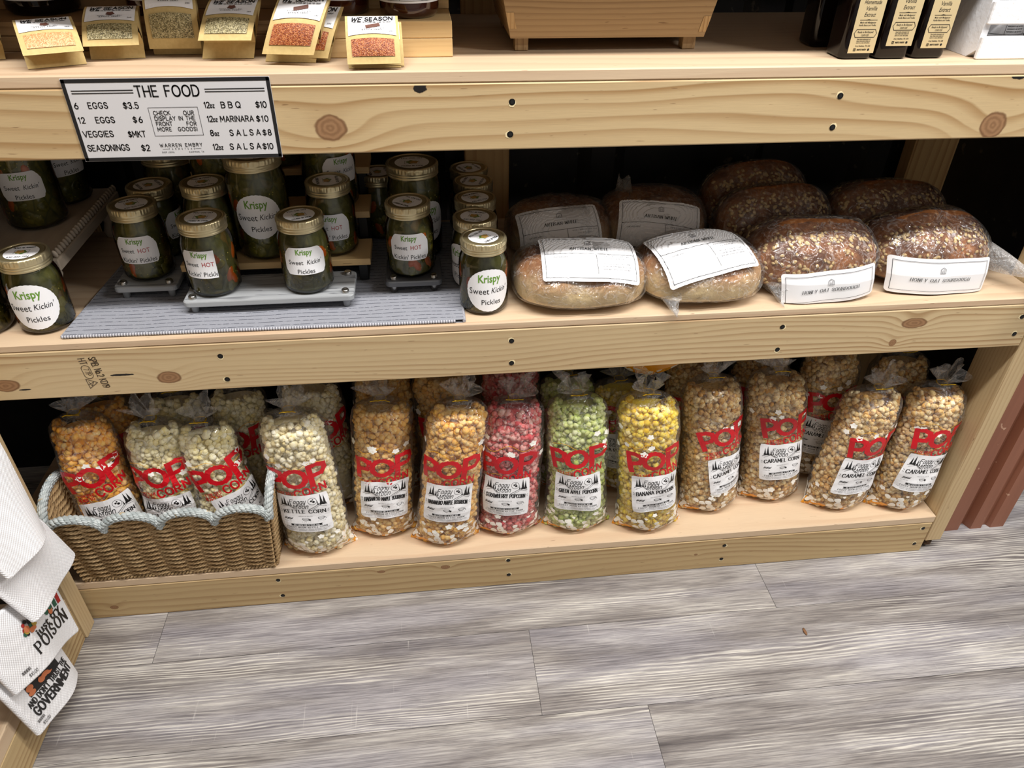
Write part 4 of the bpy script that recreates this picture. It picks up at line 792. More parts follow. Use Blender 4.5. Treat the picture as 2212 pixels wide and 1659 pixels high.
jar(1, (-.668, .262, S2+.0908), 0, 'big pickle jar on the rope trimmed tray with Sweet Kickin label', CT, (.30, .075, 0), 'big pickle jars at the left', 2.0)
jar(1, (-.662, .366, S2+.0908), 0, 'big pickle jar at the back of the rope trimmed tray', CT, (.95, .075, 0), 'big pickle jars at the left', 1.0)
jar(0, (-.4735, .1700, ZS), 0, 'pickle jar with Sweet HOT label on the left small grey stand', HT, (.05, .056, 0), 'pickle jars on the small stands', .8)
jar(0, (-.4700, .2540, ZS), .2, 'pickle jar right behind the Sweet HOT jar on the left small stand', HT, (1.2, .056, 0), 'pickle jars on the small stands', 2.8)
jar(0, (-.3520, .1060, ZS), 0, 'pickle jar with peeling Sweet label at the left of the wide grey stand', PL, (-.12, .058, 0), 'pickle jars on the small stands', 4.4)
jar(0, (-.2020, .1030, ZS), 0, 'pickle jar with Sweet Kickin label at the right of the wide grey stand', CT, (.12, .058, 0), 'pickle jars on the small stands', 5.0)
jar(0, (-.3660, .2060, S2+.0504), 0, 'pickle jar on the black and wood riser behind the peeling label jar', None, (0, 0, 0), 'pickle jars on the riser', .5)
jar(1, (-.2790, .1980, S2+.0504), 0, 'big pickle jar with round label on the lowest riser step', RD, (.06, .080, 0), 'pickle jars on the riser', 1.5)
jar(0, (-.1640, .1970, S2+.0504), 0, 'pickle jar with Sweet HOT label on the lowest riser step, right end', HT, (.0, .052, 0), 'pickle jars on the riser', 2.5)
jar(0, (-.0330, .1440, ZS), 0, 'pickle jar with Sweet HOT label on the dark grey right small stand', HT, (-.02, .056, 0), 'pickle jars on the small stands', 3.5)
jar(1, (-.0235, .2640, ZT), 0, 'big pickle jar behind the jar on the dark grey right stand', RD, (.55, .075, 0), 'big pickle jars at the back', 4.5)
jar(0, (.0850, .0615, Z2), -.2, 'front pickle jar of the right file, round label and carrot, beside the bread', RD, (.36, .047, 0), JG, 5.9)
for i, (x, y, tx) in enumerate(((.0775, .1450, 'second pickle jar of the right file, behind the round label jar'), (.0840, .2285, 'third pickle jar of the file by the bread, counted from the front'), (.0865, .3115, 'fourth pickle jar of the file by the bread, counted from the front'), (.0830, .3825, 'pickle jar at the very back of the file by the bread'))):
    jar(0, (x, y, Z2), -.3, tx, RD if i == 0 else None, (-.5, .047, 0), 'file of pickle jars beside the bread', i*1.1)
jar(1, (-.4640, .3640, ZT), 0, 'big pickle jar in the dark back left of the riser', None, (0, 0, 0), 'big pickle jars at the back', .2)
jar(1, (-.3560, .2880, S2+.1004), 0, 'big pickle jar on the middle riser step at its left', None, (0, 0, 0), 'pickle jars on the riser', .9)
jar(1, (-.1700, .2830, S2+.1004), 0, 'big pickle jar on the middle riser step at its right', CT, (.6, .07, 0), 'pickle jars on the riser', 3.9)
jar(1, (-.2620, .3690, S2+.1504), 0, 'pickle jar on the top riser step in the dark', None, (0, 0, 0), 'pickle jars on the riser', 3.1)
jar(0, (-.0900, .3560, Z2+.0063), .3, 'pickle jar with silver glints in the dark right of the riser', None, (0, 0, 0), 'big pickle jars at the back', 2.2)

# ------------------------------------------------------------------ towel mat, stands, riser, tray
def build_mat():
    n = NT('grey_ribbed_towel'); u, v = n.uv(); wob = n.noise(n.vec(n.M('MULTIPLY', u, 18), n.M('MULTIPLY', v, 30)), 1, 2)
    f = n.M('FRACT', n.M('ADD', n.M('MULTIPLY', v, 88), n.M('MULTIPLY', wob, .35))); ln = n.M('SUBTRACT', 1, n.sm(n.M('ABSOLUTE', n.M('SUBTRACT', f, .5)), .03, .10))
    pile = n.noise(n.vec(n.M('MULTIPLY', u, 900), n.M('MULTIPLY', v, 900)), 1, 2); brk = n.sm(n.noise(n.vec(n.M('MULTIPLY', u, 140), n.M('MULTIPLY', v, 88)), 1, 1), .35, .5)
    col = n.mix(pile, rgb(118, 120, 128), rgb(172, 174, 182)); col = n.mix(n.M('MULTIPLY', n.M('MULTIPLY', ln, brk), .85), col, rgb(66, 68, 80))
    m = n.bsdf(col, .95, 0, .1, n.bump(n.M('SUBTRACT', pile, ln), .6, .0015)); n2 = NT('towel_hem'); u, v = n2.uv(); wv = n2.M('SINE', n2.M('MULTIPLY', u, 1500)); mh = n2.bsdf(n2.mix(n2.M('MULTIPLY_ADD', wv, .5, .5), rgb(120, 120, 128), rgb(196, 196, 202)), .9, 0, .1, n2.bump(wv, .5, .001))
    mb = MB(); c = np.array([[-.5715, .0135], [.0485, .006], [.048, .40], [-.545, .40]])
    def pt(a, b, z): q = (c[0]*(1-a)+c[1]*a)*(1-b)+(c[3]*(1-a)+c[2]*a)*b; return (q[0], q[1], z)
    A = np.linspace(0, 1, 90); Bv = np.linspace(0, 1, 60)
    P = np.array([[pt(a, b, S2+.0058+.0007*math.sin(a*23+b*9)*math.sin(b*14)) for a in A] for b in Bv]); U = P[..., :2].copy(); grid(mb, P, 0, U, True)
    Pb = np.array([[pt(a, b, S2+.0004) for a in (0, 1)] for b in (0, 1)]); grid(mb, Pb, 0, Pb[..., :2], False, flip=True)
    for e in (P[0], P[-1], P[:, 0], P[:, -1]):
        q = e[::3].copy(); q[:, 2] = S2+.0032; tube(mb, q, .0027, 8, 1)
    tag(mb.build('towel_mat', [m, mh], loc=(-.26, .2, S2)), 'grey ribbed towel spread on the middle shelf under the pickle jar stands', 'towel')
build_mat()
M_stand = None
def mk_stand():
    n = NT('grey_stained_wood'); u, v = n.uv(); g = n.noise(n.vec(n.M('MULTIPLY', u, 5), n.M('MULTIPLY', v, 60)), 1, 3); w_ = n.M('FRACT', n.M('ADD', n.M('MULTIPLY', v, 55), n.M('MULTIPLY', g, 2.2)))
    return n.bsdf(n.mix(n.M('MULTIPLY', n.sm(w_, .82, .95), .7), n.mix(g, rgb(132, 135, 138), rgb(176, 178, 180)), rgb(92, 94, 98)), .55, 0, .3)
M_stand = mk_stand(); M_standd = flat('dark_grey_stand', rgb(84, 85, 88), .55)
def stand(x0, y0, x1, y1, m, label, leg):
    root = thing('display_stand', label, 'stand', ((x0+x1)/2, (y0+y1)/2, S2+.0066), 'small footed stands on the grey towel')
    mb = MB(); r = .009; pts = []
    for cx, cy, a0 in ((x1-r, y1-r, 0), (x0+r, y1-r, PI/2), (x0+r, y0+r, PI), (x1-r, y0+r, 1.5*PI)): pts += [(cx+r*math.cos(a0+t), cy+r*math.sin(a0+t)) for t in np.linspace(0, PI/2, 6)]
    pts = np.array(pts); n = len(pts); c = pts.mean(0)
    lay = []
    for z, k in ((S2+.0202, .0015), (S2+.0214, 0), (S2+.0282, 0), (S2+.0298, .0018)):
        q = pts-(pts-c)/np.linalg.norm(pts-c, axis=1, keepdims=True)*k; lay.append(np.concatenate([q, np.full((n, 1), z)], 1))
    P = np.array(lay); grid(mb, P, 0, P[..., :2], False, closeu=True); mb.add(P[-1], [list(range(n))], 0, P[-1][:, :2]); mb.add(P[0], [list(range(n))[::-1]], 0, P[0][:, :2]); mb.build('stand_top', m, root)
    for cx in (x0+.014, x1-.014):
        for cy in (y0+.013, y1-.013):
            mb = MB(); lathe(mb, [(.0005, S2+.0068), (.0055, S2+.0068), (.0062, S2+.0202)], 20, c=(cx, cy, 0)); lg = mb.build('leg', leg, root)
            mb = MB(); lathe(mb, [(.0062, S2+.0299), (.0060, S2+.0345), (.0048, S2+.0362), (.0036, S2+.0352), (.0005, S2+.0350)], 20, c=(cx, cy, 0)); mb.build('bolt_cap', M_steel, lg)
stand(-.398, .058, -.128, .148, M_stand, 'light grey wooden stand carrying two pickle jars at the front of the towel', M_stand)
stand(-.522, .118, -.421, .300, M_stand, 'small grey stand at the left, under the Sweet HOT jar', M_stand)
stand(-.078, .098, .0175, .195, M_standd, 'small dark grey stand at the right, under one Sweet HOT jar', M_steel)
def build_riser():
    root = thing('display_riser', 'three step riser of wood boards on black frames behind the pickle stands', 'riser', (-.26, .28, S2+.0066))
    for k, (y, z) in enumerate(((.150, .05), (.236, .10), (.322, .15))):
        mb = MB(); box(mb, (-.418, y, S2+z-.012), (-.103, y+.084, S2+z), 0, .001); mb.build('step_board', M_bamboo, root)
    for x in (-.416, -.125):
        mb = MB()
        for k, (y, z) in enumerate(((.156, .05), (.242, .10), (.328, .15))): box(mb, (x, y, S2+.0068), (x+.016, y+.074, S2+z-.0122), 1, .001)
        mb.build('side_frame', M_blackm, root)
build_riser()
def build_tray():
    n = NT('whitewashed_wood'); u, v = n.uv(); g = n.noise(n.vec(n.M('MULTIPLY', u, 14), n.M('MULTIPLY', v, 60)), 1, 4)
    m = n.bsdf(n.mix(g, rgb(168, 152, 134), rgb(206, 192, 172)), .7, 0, .2)
    root = thing('footed_tray', 'whitewashed wooden footed tray with carved rope edge at the left', 'tray', (-.72, .26, S2)); z = S2+.09
    mb = MB(); box(mb, (-.86, .118, z-.022), (-.600, .418, z), 1, .002); mb.build('tray_board', m, root)
    mb = MB(); box(mb, (-.6005, .118, z-.026), (-.589, .418, z-.006), 1, .002); iv, f3 = ico(2)
    for i in range(27):
        V = iv*np.array([.0042, .0032, .0088]); a = .45; V = np.stack([V[:, 0], V[:, 1]*math.cos(a)-V[:, 2]*math.sin(a), V[:, 1]*math.sin(a)+V[:, 2]*math.cos(a)], 1); mb.add(V+np.array([-.5935, .124+i*.0111, z+.0012]), f3, 0, np.zeros((f3.size, 2)), True)
    mb.build('rope_edge', m, root)
    for x in (-.84, -.615):
        for y in (.135, .40):
            mb = MB(); lathe(mb, [(.0005, S2+.0004), (.011, S2+.0004), (.014, S2+.012), (.009, S2+.03), (.016, S2+.05), (.013, S2+.0675)], 20, c=(x, y, 0)); mb.build('foot', m, root)
build_tray()

# ------------------------------------------------------------------ bread
def mk_crust(name, top, mid, low, zl, zh):
    n = NT(name); g = n.n('ShaderNodeTexCoord', out=3); sp = n.t.nodes.new('ShaderNodeSeparateXYZ'); n.t.links.new(g, sp.inputs[0])
    w_ = n.noise(g, 16, 4, .6); f = n.noise(g, 130, 4, .65); h = n.M('ADD', sp.outputs[2], n.M('MULTIPLY', n.M('SUBTRACT', w_, .5), .06))
    col = n.mix(n.sm(h, zl, zh), low, n.mix(n.sm(w_, .35, .65), top, mid)); col = n.mix(n.M('MULTIPLY', n.sm(f, .5, .72), .45), col, n.mix(.5, mid, (1, .85, .6, 1))); col = n.mix(n.M('MULTIPLY', n.sm(f, .42, .25), .5), col, top)
    return n.bsdf(col, .6, 0, .25, n.bump(f, .5, .003))
M_artisan = mk_crust('artisan_crust', rgb(112, 66, 32), rgb(160, 106, 58), rgb(222, 198, 150), .022, .074)
M_oatcrust = mk_crust('oat_crust', rgb(92, 52, 28), rgb(158, 100, 54), rgb(196, 142, 82), -.005, .04)
M_oat = NT('oat_flakes').bsdf(rgb(214, 184, 130), .7)
def spindle(a, b, H, s, th, p=2.7, k=1.0, tail=None, seed=0, bump=.004):
    s = np.asarray(s, float); r = np.maximum(1-np.abs(np.clip(s, -1, 1))**p, 0)**(1/p); zc = .40*H; sn, cs = np.sin(th), np.cos(th)
    z = np.where(sn > 0, r*sn*(H-zc), -np.abs(sn)**.55*r**.6*zc); x = a*s; y = b*r*cs
    P = np.stack([x*k, y*k, zc+z*(k if k == 1 else 1.0)+(k-1)*np.maximum(z, 0)], -1)
    if bump:
        d = snoise(P.reshape(-1, 3), seed, 5, 26).reshape(s.shape)*bump; up = np.clip(P[..., 2]/(.25*H), 0, 1)*np.clip(r*3, 0, 1); P[..., 2] += d*up; P[..., 1] += d*cs*up
    return P
def cast(O, N, a, b, H, p=2.7, k=1.05):
    zc = .40*H; t = np.linspace(-.13, .16, 180); Q = O[:, None, :]+t[None, :, None]*N; dz = Q[..., 2]-zc; hz = np.where(dz > 0, (H-zc)*k, zc*1.25)
    f = np.abs(Q[..., 0]/(a*k))**p+(((Q[..., 1]/(b*k))**2+(dz/hz)**2))**(p/2)
    first = np.argmax(f < 1, 1); has = (f < 1).any(1); t0 = t[first]; cl = t[np.argmin(f, 1)]
    return O+np.where(has, t0, cl)[:, None]*N
def loaf(name, label, kind, c, a, b, H, rz, seed, lab=None, tail=1, group=None, tdy=0.0, tdz=0.0):
    root = thing(name, label, 'bread', (c[0], c[1], S2+.0015), group, rz)
    th = np.linspace(0, 2*PI, 64, endpoint=False); ss = np.sin(np.linspace(-PI/2, PI/2, 52)); SS, TH = np.meshgrid(ss, th, indexing='ij')
    mb = MB(); P = spindle(a, b, H, SS, TH, seed=seed)
    if kind == 'oat':       # lengthwise split along the top
        rid = np.exp(-((P[..., 1]+.1*b)/(.16*b))**2)*np.clip(np.sin(TH), 0, 1)*np.clip(1-np.abs(SS)**4, 0, 1); P[..., 2] += rid*.006
    grid(mb, P, 0, None, True, closeu=True); mb.build('loaf', M_artisan if kind == 'white' else M_oatcrust, root, local=True)
    if kind == 'oat':
        g = np.random.RandomState(seed); iv, f1 = ico(1); mb = MB(); n = 300
        s_ = g.uniform(-.93, .93, n); t_ = np.where(g.rand(n) < .72, g.normal(PI*.72, .16, n), g.normal(PI*1.02, .10, n)); t_ = np.where(g.rand(n) < .4, g.normal(PI*.30, .22, n), t_); t_ = np.where(g.rand(n) < .25, g.normal(PI*1.0-.05, .2, n), t_)
        A = spindle(a, b, H, s_, t_, seed=seed); e = 1e-3; B1 = spindle(a, b, H, s_+e, t_, seed=seed)-A; B2 = spindle(a, b, H, s_, t_+e, seed=seed)-A; N = np.cross(B1, B2); N /= np.linalg.norm(N, axis=1, keepdims=True)+1e-12; N *= -np.sign((N*(A-np.array([0, 0, .4*H]))).sum(1))[:, None]*-1
        q = g.normal(size=(n, 3)); X = np.cross(N, q); X /= np.linalg.norm(X, axis=1, keepdims=True); Y = np.cross(N, X); sz = g.uniform(.8, 1.2, n)[:, None, None]
        V = (X[:, None]*iv[None, :, :1]*.0046+Y[:, None]*iv[None, :, 1:2]*.0031+N[:, None]*iv[None, :, 2:]*.0011)*sz+A[:, None]+N[:, None]*.0008
        mb.add(V.reshape(-1, 3), (f1[None]+(np.arange(n)*len(iv))[:, None, None]).reshape(-1, 3), 0, None, True); o = mb.build('oat_topping', M_oat, root, local=True); o['kind'] = 'stuff'
    # clear bag
    mb = MB(); P = spindle(a, b, H, SS, TH, k=1.045, seed=seed, bump=.004); q = P.reshape(-1, 3); cr = np.abs(snoise(q, seed+3, 5, 75))*.0035+np.abs(snoise(q, seed+9, 4, 190))*.0012; up = np.clip(P[..., 2]/.02, 0, 1); P[..., 2] += cr.reshape(SS.shape)*up*np.maximum(np.sin(TH), 0); P[..., 1] += cr.reshape(SS.shape)*up*np.cos(TH); P[..., 2] = np.maximum(P[..., 2], .0004)
    grid(mb, P, 0, None, True, closeu=True); mb.build('bag', M_breadfilm, root, local=True)
    if tail:
        mb = MB(); sg = 1 if tail > 0 else -1; tt = np.linspace(0, 1, 16); th2 = np.linspace(0, 2*PI, 40, endpoint=False); Q = []
        ab = abs(tail)
        for t in tt:
            x = a*.90+t*.10*ab; r = np.interp(t, [0, .22, .38, .46, .7, 1], [.42, .26, .09, .07, .30, .48]); ry = b*r*1.15*(1+.28*max(0, t-.4)*np.cos(5*th2+seed)); rzv = H*r*.62*(1+.5*max(0, t-.4)*np.cos(7*th2)); zc = .40*H-(.28*H)*t
            Q.append(np.stack([np.full(40, x)*sg+.006*np.cos(3*th2)*t, ry*np.cos(th2)-.02*ab*t-tdy*t**.8, np.maximum(zc+tdz*t*t+rzv*np.sin(th2), .0012)], 1))
        grid(mb, np.array(Q), 0, None, True, closeu=True); mb.build('bag_tail', M_tailfilm, root, local=True)
    if lab:
        (lx, ly, lz), tilt, roll, wd, ht, title = lab; Nv = np.array([0, math.cos(tilt), -math.sin(tilt)]); X = np.array([1., 0, 0]); Y = np.array([0, math.sin(tilt), math.cos(tilt)])
        cr_, sr_ = math.cos(roll), math.sin(roll); X, Y = X*cr_+Y*sr_, Y*cr_-X*sr_; O0 = np.array([lx, ly, lz])
        def S(u, v, off):
            u = np.asarray(u); v = np.asarray(v); return cast(O0+np.outer(u, X)+np.outer(v, Y), Nv, a, b, H, k=1.115)-(off+.0012*np.sin(u*60+seed)*np.cos(v*50))[:, None]*Nv
        if kind == 'oat':
            def S(u, v, off):
                u, v = np.asarray(u), np.asarray(v); x = lx+u*math.cos(roll)-v*math.sin(roll)-.10*v; z = np.maximum(lz+v*math.cos(roll)+u*math.sin(roll), .001)
                r = np.maximum(1-np.abs(np.clip(x/a, -1, 1))**2.7, .02)**(1/2.7); return np.stack([x, -(b*.35+b*.65*r)*1.075-.009+.22*np.maximum(z-.036, 0)+.0012*np.sin(u*70+seed)-off, z], -1)
        mb = MB(); put(mb, rounded(wd/2, ht/2, .006, 64, 40), S, .0, 0); fr = .006; put(mb, frame2(-wd/2+fr, -ht/2+fr, wd/2-fr, ht/2-fr, .0007, .004), S, .0011, 1)
        for it in [line2([(-.0045, 0), (-.0045, .007), (0, .010), (.0045, .007), (.0045, 0), (-.0045, 0)], .0009), line2([(-.0015, 0), (-.0015, .006)], .0007), line2([(.0015, 0), (.0015, .006)], .0007), line2([(-.0015, .003), (.0015, .003)], .0006)]:
            put(mb, (it[0]+np.array([0, ht/2-.024]), it[1]), S, .0011, 2)
        yy = ht/2-.038 if ht > .08 else -ht*.12
        put(mb, stext(title, .0058, wd*.40 if ht > .08 else wd*.60, .17, serif=True, align='C', maxseg=.004, shear=.12, contrast=.8), S, .0011, 1, (0, yy))
        if ht > .08:
            put(mb, line2([(-wd/2+fr, ht/2-.047), (wd/2-fr, ht/2-.047)], .0007, .004), S, .0011, 1); put(mb, line2([(.010, ht/2-.047), (.010, -ht/2+.014)], .0007, .004), S, .0011, 1)
            for k, tx in enumerate(('WWW.FAMILYFARM.COM', '214-415-9740', '', 'THIS FOOD IS MADE IN A HOME', 'KITCHEN AND IS NOT INSPECTED BY THE', 'DEPARTMENT OF STATE HEALTH SERVICES')):
                if tx: put(mb, stext(tx, .0021, .046 if k != 1 else .026, .14, align='C'), S, .0011, 2, (.042, ht/2-.0525-.0055*k))
            put(mb, stext('CONTAINS: WHEAT', .0021, .024, .14), S, .0011, 2, (-.06, ht/2-.056))
        mb.build('label', [M_white, M_ink, M_grey], root, local=True)
AW = 'ARTISAN WHITE'; HO = 'HONEY OAT SOURDOUGH'
loaf('bread_loaf', 'round white loaf in clear bag beside the front pickle jar, label sloping down right', 'white', (.250, .092), .112, .088, .083, 0, 3, ((.010, -.066, .119), .85, -.07, .160, .102, AW), .5, tdy=.05)
loaf('bread_loaf', 'round white loaf in clear bag at front, label tilted up toward the oat loaves', 'white', (.458, .092), .106, .088, .088, 0, 8, ((-.006, -.062, .122), .88, .23, .160, .110, AW), .38, tdy=.03)
loaf('bread_loaf', 'white loaf in shade behind the front loaf nearest the pickle jars', 'white', (.246, .276), .098, .082, .092, .05, 12, ((-.012, -.10, .085), .70, .06, .150, .098, AW), .42, tdy=-.03, tdz=.085)
loaf('bread_loaf', 'white loaf in shade behind the front loaf with the up tilted label', 'white', (.428, .280), .098, .084, .104, -.05, 15, ((-.004, -.10, .096), .85, -.12, .150, .090, AW), 0)
loaf('oat_bread_loaf', 'front oat loaf in the middle of the shelf, label folding under its front', 'oat', (.664, .106), .112, .080, .112, 0, 21, ((.004, -.12, .030), .08, .08, .165, .058, HO), .6)
loaf('oat_bread_loaf', 'front oat loaf at the right end with knotted bag tail', 'oat', (.884, .116), .110, .080, .112, 0, 24, ((-.012, -.12, .034), .06, -.02, .178, .064, HO), 1.4, tdy=.19)
loaf('oat_bread_loaf', 'dark oat loaf in the middle of the left file of three oat loaves', 'oat', (.648, .238), .110, .054, .122, .08, 27, None, 0)
loaf('oat_bread_loaf', 'dark oat loaf at the back of the left file of three oat loaves', 'oat', (.655, .350), .108, .054, .126, .05, 30, None, 0)
loaf('oat_bread_loaf', 'dark oat loaf behind the right end loaf with the knotted bag', 'oat', (.892, .268), .112, .066, .112, -.04, 33, None, 0)

# ------------------------------------------------------------------ top shelf
def riser(name, label, x0, x1, y0, h, d1, d2, yb, m):
    root = thing(name, label, 'riser', ((x0+x1)/2, (y0+yb)/2, S1)); z = S1+.0004
    mb = MB(); box(mb, (x0, y0, z), (x1, yb, z+h*.52), 0, .001, uvo=(.3, .1)); box(mb, (x0, y0, z+h*.53), (x1, yb, z+h), 0, .001, uvo=(.9, .7)); mb.build('lower_step', m, root)
    mb = MB(); box(mb, (x0, y0+d1, z+h+.0002), (x1, yb, z+h+d2), 0, .001, uvo=(1.7, .3)); mb.build('upper_step', m, root)
riser('stepped_riser', 'shaded two step wood riser behind the spice pouches at left', -.640, -.205, .140, .037, .10, .04, .36, pine('shade_darkened_riser', rgb(150, 120, 84), rgb(112, 84, 54), 110, .03, seed=9.3, contrast=.8))  # riser wood made darker, so its colour carries the shade back here
riser('stepped_riser', 'pale bamboo two step riser beside the spice pouch in the middle', -.182, .0465, .078, .046, .094, .045, .36, M_bamboo)
M_kraft = NT('kraft_paper'); g_ = M_kraft.n('ShaderNodeTexCoord', out=3); M_kraft = M_kraft.bsdf(M_kraft.mix(M_kraft.noise(g_, 220, 3), rgb(184, 158, 104), rgb(210, 186, 130)), .75, 0, .2)
def mk_spice(name, a, b, c):
    n = NT(name); g = n.n('ShaderNodeTexCoord', out=3); r = n.n('ShaderNodeTexVoronoi', {'Vector': g, 'Scale': 900.0}, out=1); sp = n.t.nodes.new('ShaderNodeSeparateColor'); n.t.links.new(r, sp.inputs[0])
    return n.bsdf(n.ramp(sp.outputs[0], [(0, a), (.5, b), (1, c)]), .35, 0, .5, n.bump(n.noise(g, 700, 2), .8, .0015))
SP_RED = mk_spice('red_spice', rgb(110, 46, 20), rgb(156, 78, 38), rgb(200, 132, 80)); SP_GREEN = mk_spice('herb_spice', rgb(84, 76, 48), rgb(146, 134, 92), rgb(206, 194, 152)); SP_TAN = mk_spice('tan_spice', rgb(186, 126, 78), rgb(216, 160, 108), rgb(236, 192, 144))
def pouch(label, base, yaw, spice, lip=.026, lipd=.02, top=(-.040, .088), roll=0.0, wd=.068, art='ball', group='kraft spice pouches on the top shelf', title='MAMMA MIA MEAT BALL'):
    root = thing('spice_pouch', label, 'spice pouch', (*base, S1+.0006), group, yaw); hw = wd/2
    # profile in (d toward viewer, z); back panel foot at origin
    tp = np.array(top)
    def back(t): return np.array([0, 0])*(1-t)+tp*t+np.array([.004, 0])*math.sin(t*PI)
    def front(t): p0 = np.array([lipd, lip]); m = p0*.45+tp*.55+np.array([.010, .010]); return (1-t)**2*p0+2*t*(1-t)*m+t*t*tp
    def P3(u, d, z): return np.stack([u+roll*z, -d+0*u, np.asarray(z)+0*u], -1)
    us = np.linspace(-hw, hw, 17)
    def panel(f, t0, t1, n, bulge=0, off=0): return np.array([P3(us, f(t)[0]+off+bulge*math.sin(PI*np.clip((t-.05)/.62, 0, 1))*(1-(us/hw)**2), f(t)[1]+off*.5+.4*bulge*math.sin(PI*np.clip((t-.05)/.62, 0, 1))*(1-(us/hw)**2)) for t in np.linspace(t0, t1, n)])
    mb = MB(); Bk = panel(back, 0, 1, 12, 0, -.0004); Fr = panel(front, 0, 1, 22, .005); Fi = panel(front, 0, .97, 22, .005, -.0006)
    for Q, fl in ((Bk, False), (panel(back, 0, 1, 12, 0, .0004), True), (Fr, False), (Fi, True)): grid(mb, Q, 0, None, True, flip=fl)
    G = np.array([Fi[5]*(1-t)+Bk[3]*t+np.array([0, 0, .006])*math.sin(PI*t) for t in np.linspace(0, 1, 6)]); grid(mb, G, 0, None, True)
    for e in (0, -1):   # side seams
        k = [Fr[i][e] for i in range(8, 22)]; b_ = [Bk[int(round(i*11/21))][e] for i in range(8, 22)]; grid(mb, np.array([k, b_]), 0, None, False)
    mb.build('pouch_paper', M_kraft, root, local=True)
    def S(u, v, off):
        out = []
        for a_, b_ in zip(np.atleast_1d(u), np.atleast_1d(v)):
            t = b_; f = front(t); bl = .005*math.sin(PI*np.clip((t-.05)/.62, 0, 1))*(1-(a_/hw)**2); out.append((a_+roll*(f[1]+.4*bl), -(f[0]+bl+off), f[1]+.4*bl+off*.7))
        return np.array(out)
    L = np.linalg.norm(tp-np.array([lipd, lip]))*1.06
    mb = MB(); V, F = rect2(-hw*.80, .115, hw*.80, .395, 14, 10); V = V.copy(); V[:, 1] += .035*(1-(V[:, 0]/hw)**2)*((V[:, 1]-.115)/.28); put(mb, (V, F), S, .0007); mb.build('spice_window', spice, root, local=True)
    def Sl(u, v, off): return S(u, np.asarray(v)/L, off)
    mb = MB(); V, F = rect2(-hw*.9, .47*L, hw*.9, .985*L, 12, 8); V = V.copy(); V[:, 1] += .05*L*(1-(V[:, 0]/hw)**2)*(1-(V[:, 1]/L-.47)/.515); put(mb, (V, F), Sl, .0009, 0)
    put(mb, stext('WE', .0086, .0125, .17, shear=.25), Sl, .0016, 1, (-.0265, .82*L)); put(mb, stext('SEASON', .0076, .035, .18, shear=.1), Sl, .0016, 1, (-.0085, .83*L), .05)
    put(mb, stext('TAKE HOME THE FLAVOR AND CLAIM THE CREDIT', .0019, .050, .2, align='C'), Sl, .0016, 1, (0, .785*L))
    put(mb, flower2(.0058, 0, .705*L, 1.0) if art == 'ball' else line2([(-.006, .685*L), (.004, .715*L), (.008, .73*L)], .006), Sl, .0016, 2)
    put(mb, stext(title, .0017, .030, .18, align='C'), Sl, .0016, 3, (0, .632*L)); put(mb, stext('WARREN EMBRY', .0018, .026, .2, align='C'), Sl, .0016, 1, (0, .595*L)); put(mb, stext('28G', .0019, .005, .18), Sl, .0016, 1, (.022, .555*L))
    mb.build('label', [M_white, M_ink, flat('spice_drawing', rgb(104, 66, 54), .6), M_grey], root, local=True); return root
pouch('kraft spice pouch with tan spice turned toward the left, at the shelf edge', (-.464, .046), .42, SP_TAN, .020, .022, (-.050, .049))
pouch('spice pouch cut off by the left edge of the picture', (-.580, .085), .25, SP_TAN, .020, .018, (-.045, .056))
pouch('kraft pouch of grey green herbs right of the tan spice pouch', (-.402, .088), .12, SP_GREEN, .020, .020, (-.044, .057))
pouch('tall upright pouch of dark herbs with its label cut by the top of the picture', (-.328, .112), .0, SP_GREEN, .010, .014, (-.022, .090))
pouch('kraft pouch of pale herbs bent to the right, overlapping the tall herb pouch', (-.258, .082), -.02, SP_GREEN, .027, .024, (-.042, .066), roll=.22)
pouch('pouch of red spice leaning right, in front of its twin', (-.172, .056), -.15, SP_RED, .014, .022, (-.022, .078), roll=.34, art='rib', title='RUB ME DOWN')
pouch('rear pouch of red spice, mostly hidden by its leaning twin', (-.154, .066), -.2, SP_RED, .006, .012, (-.030, .062), roll=.30, art='rib', title='RUB ME DOWN')
pouch('front pouch of red spice standing straight before the pale bamboo riser', (-.0585, .016), .03, SP_RED, .008, .014, (-.036, .056), art='rib', title='RUB ME DOWN')
pouch('rear pouch of red spice right behind the straight red spice pouch', (-.0545, .024), .03, SP_RED, .003, .008, (-.038, .047), art='rib', title='RUB ME DOWN')
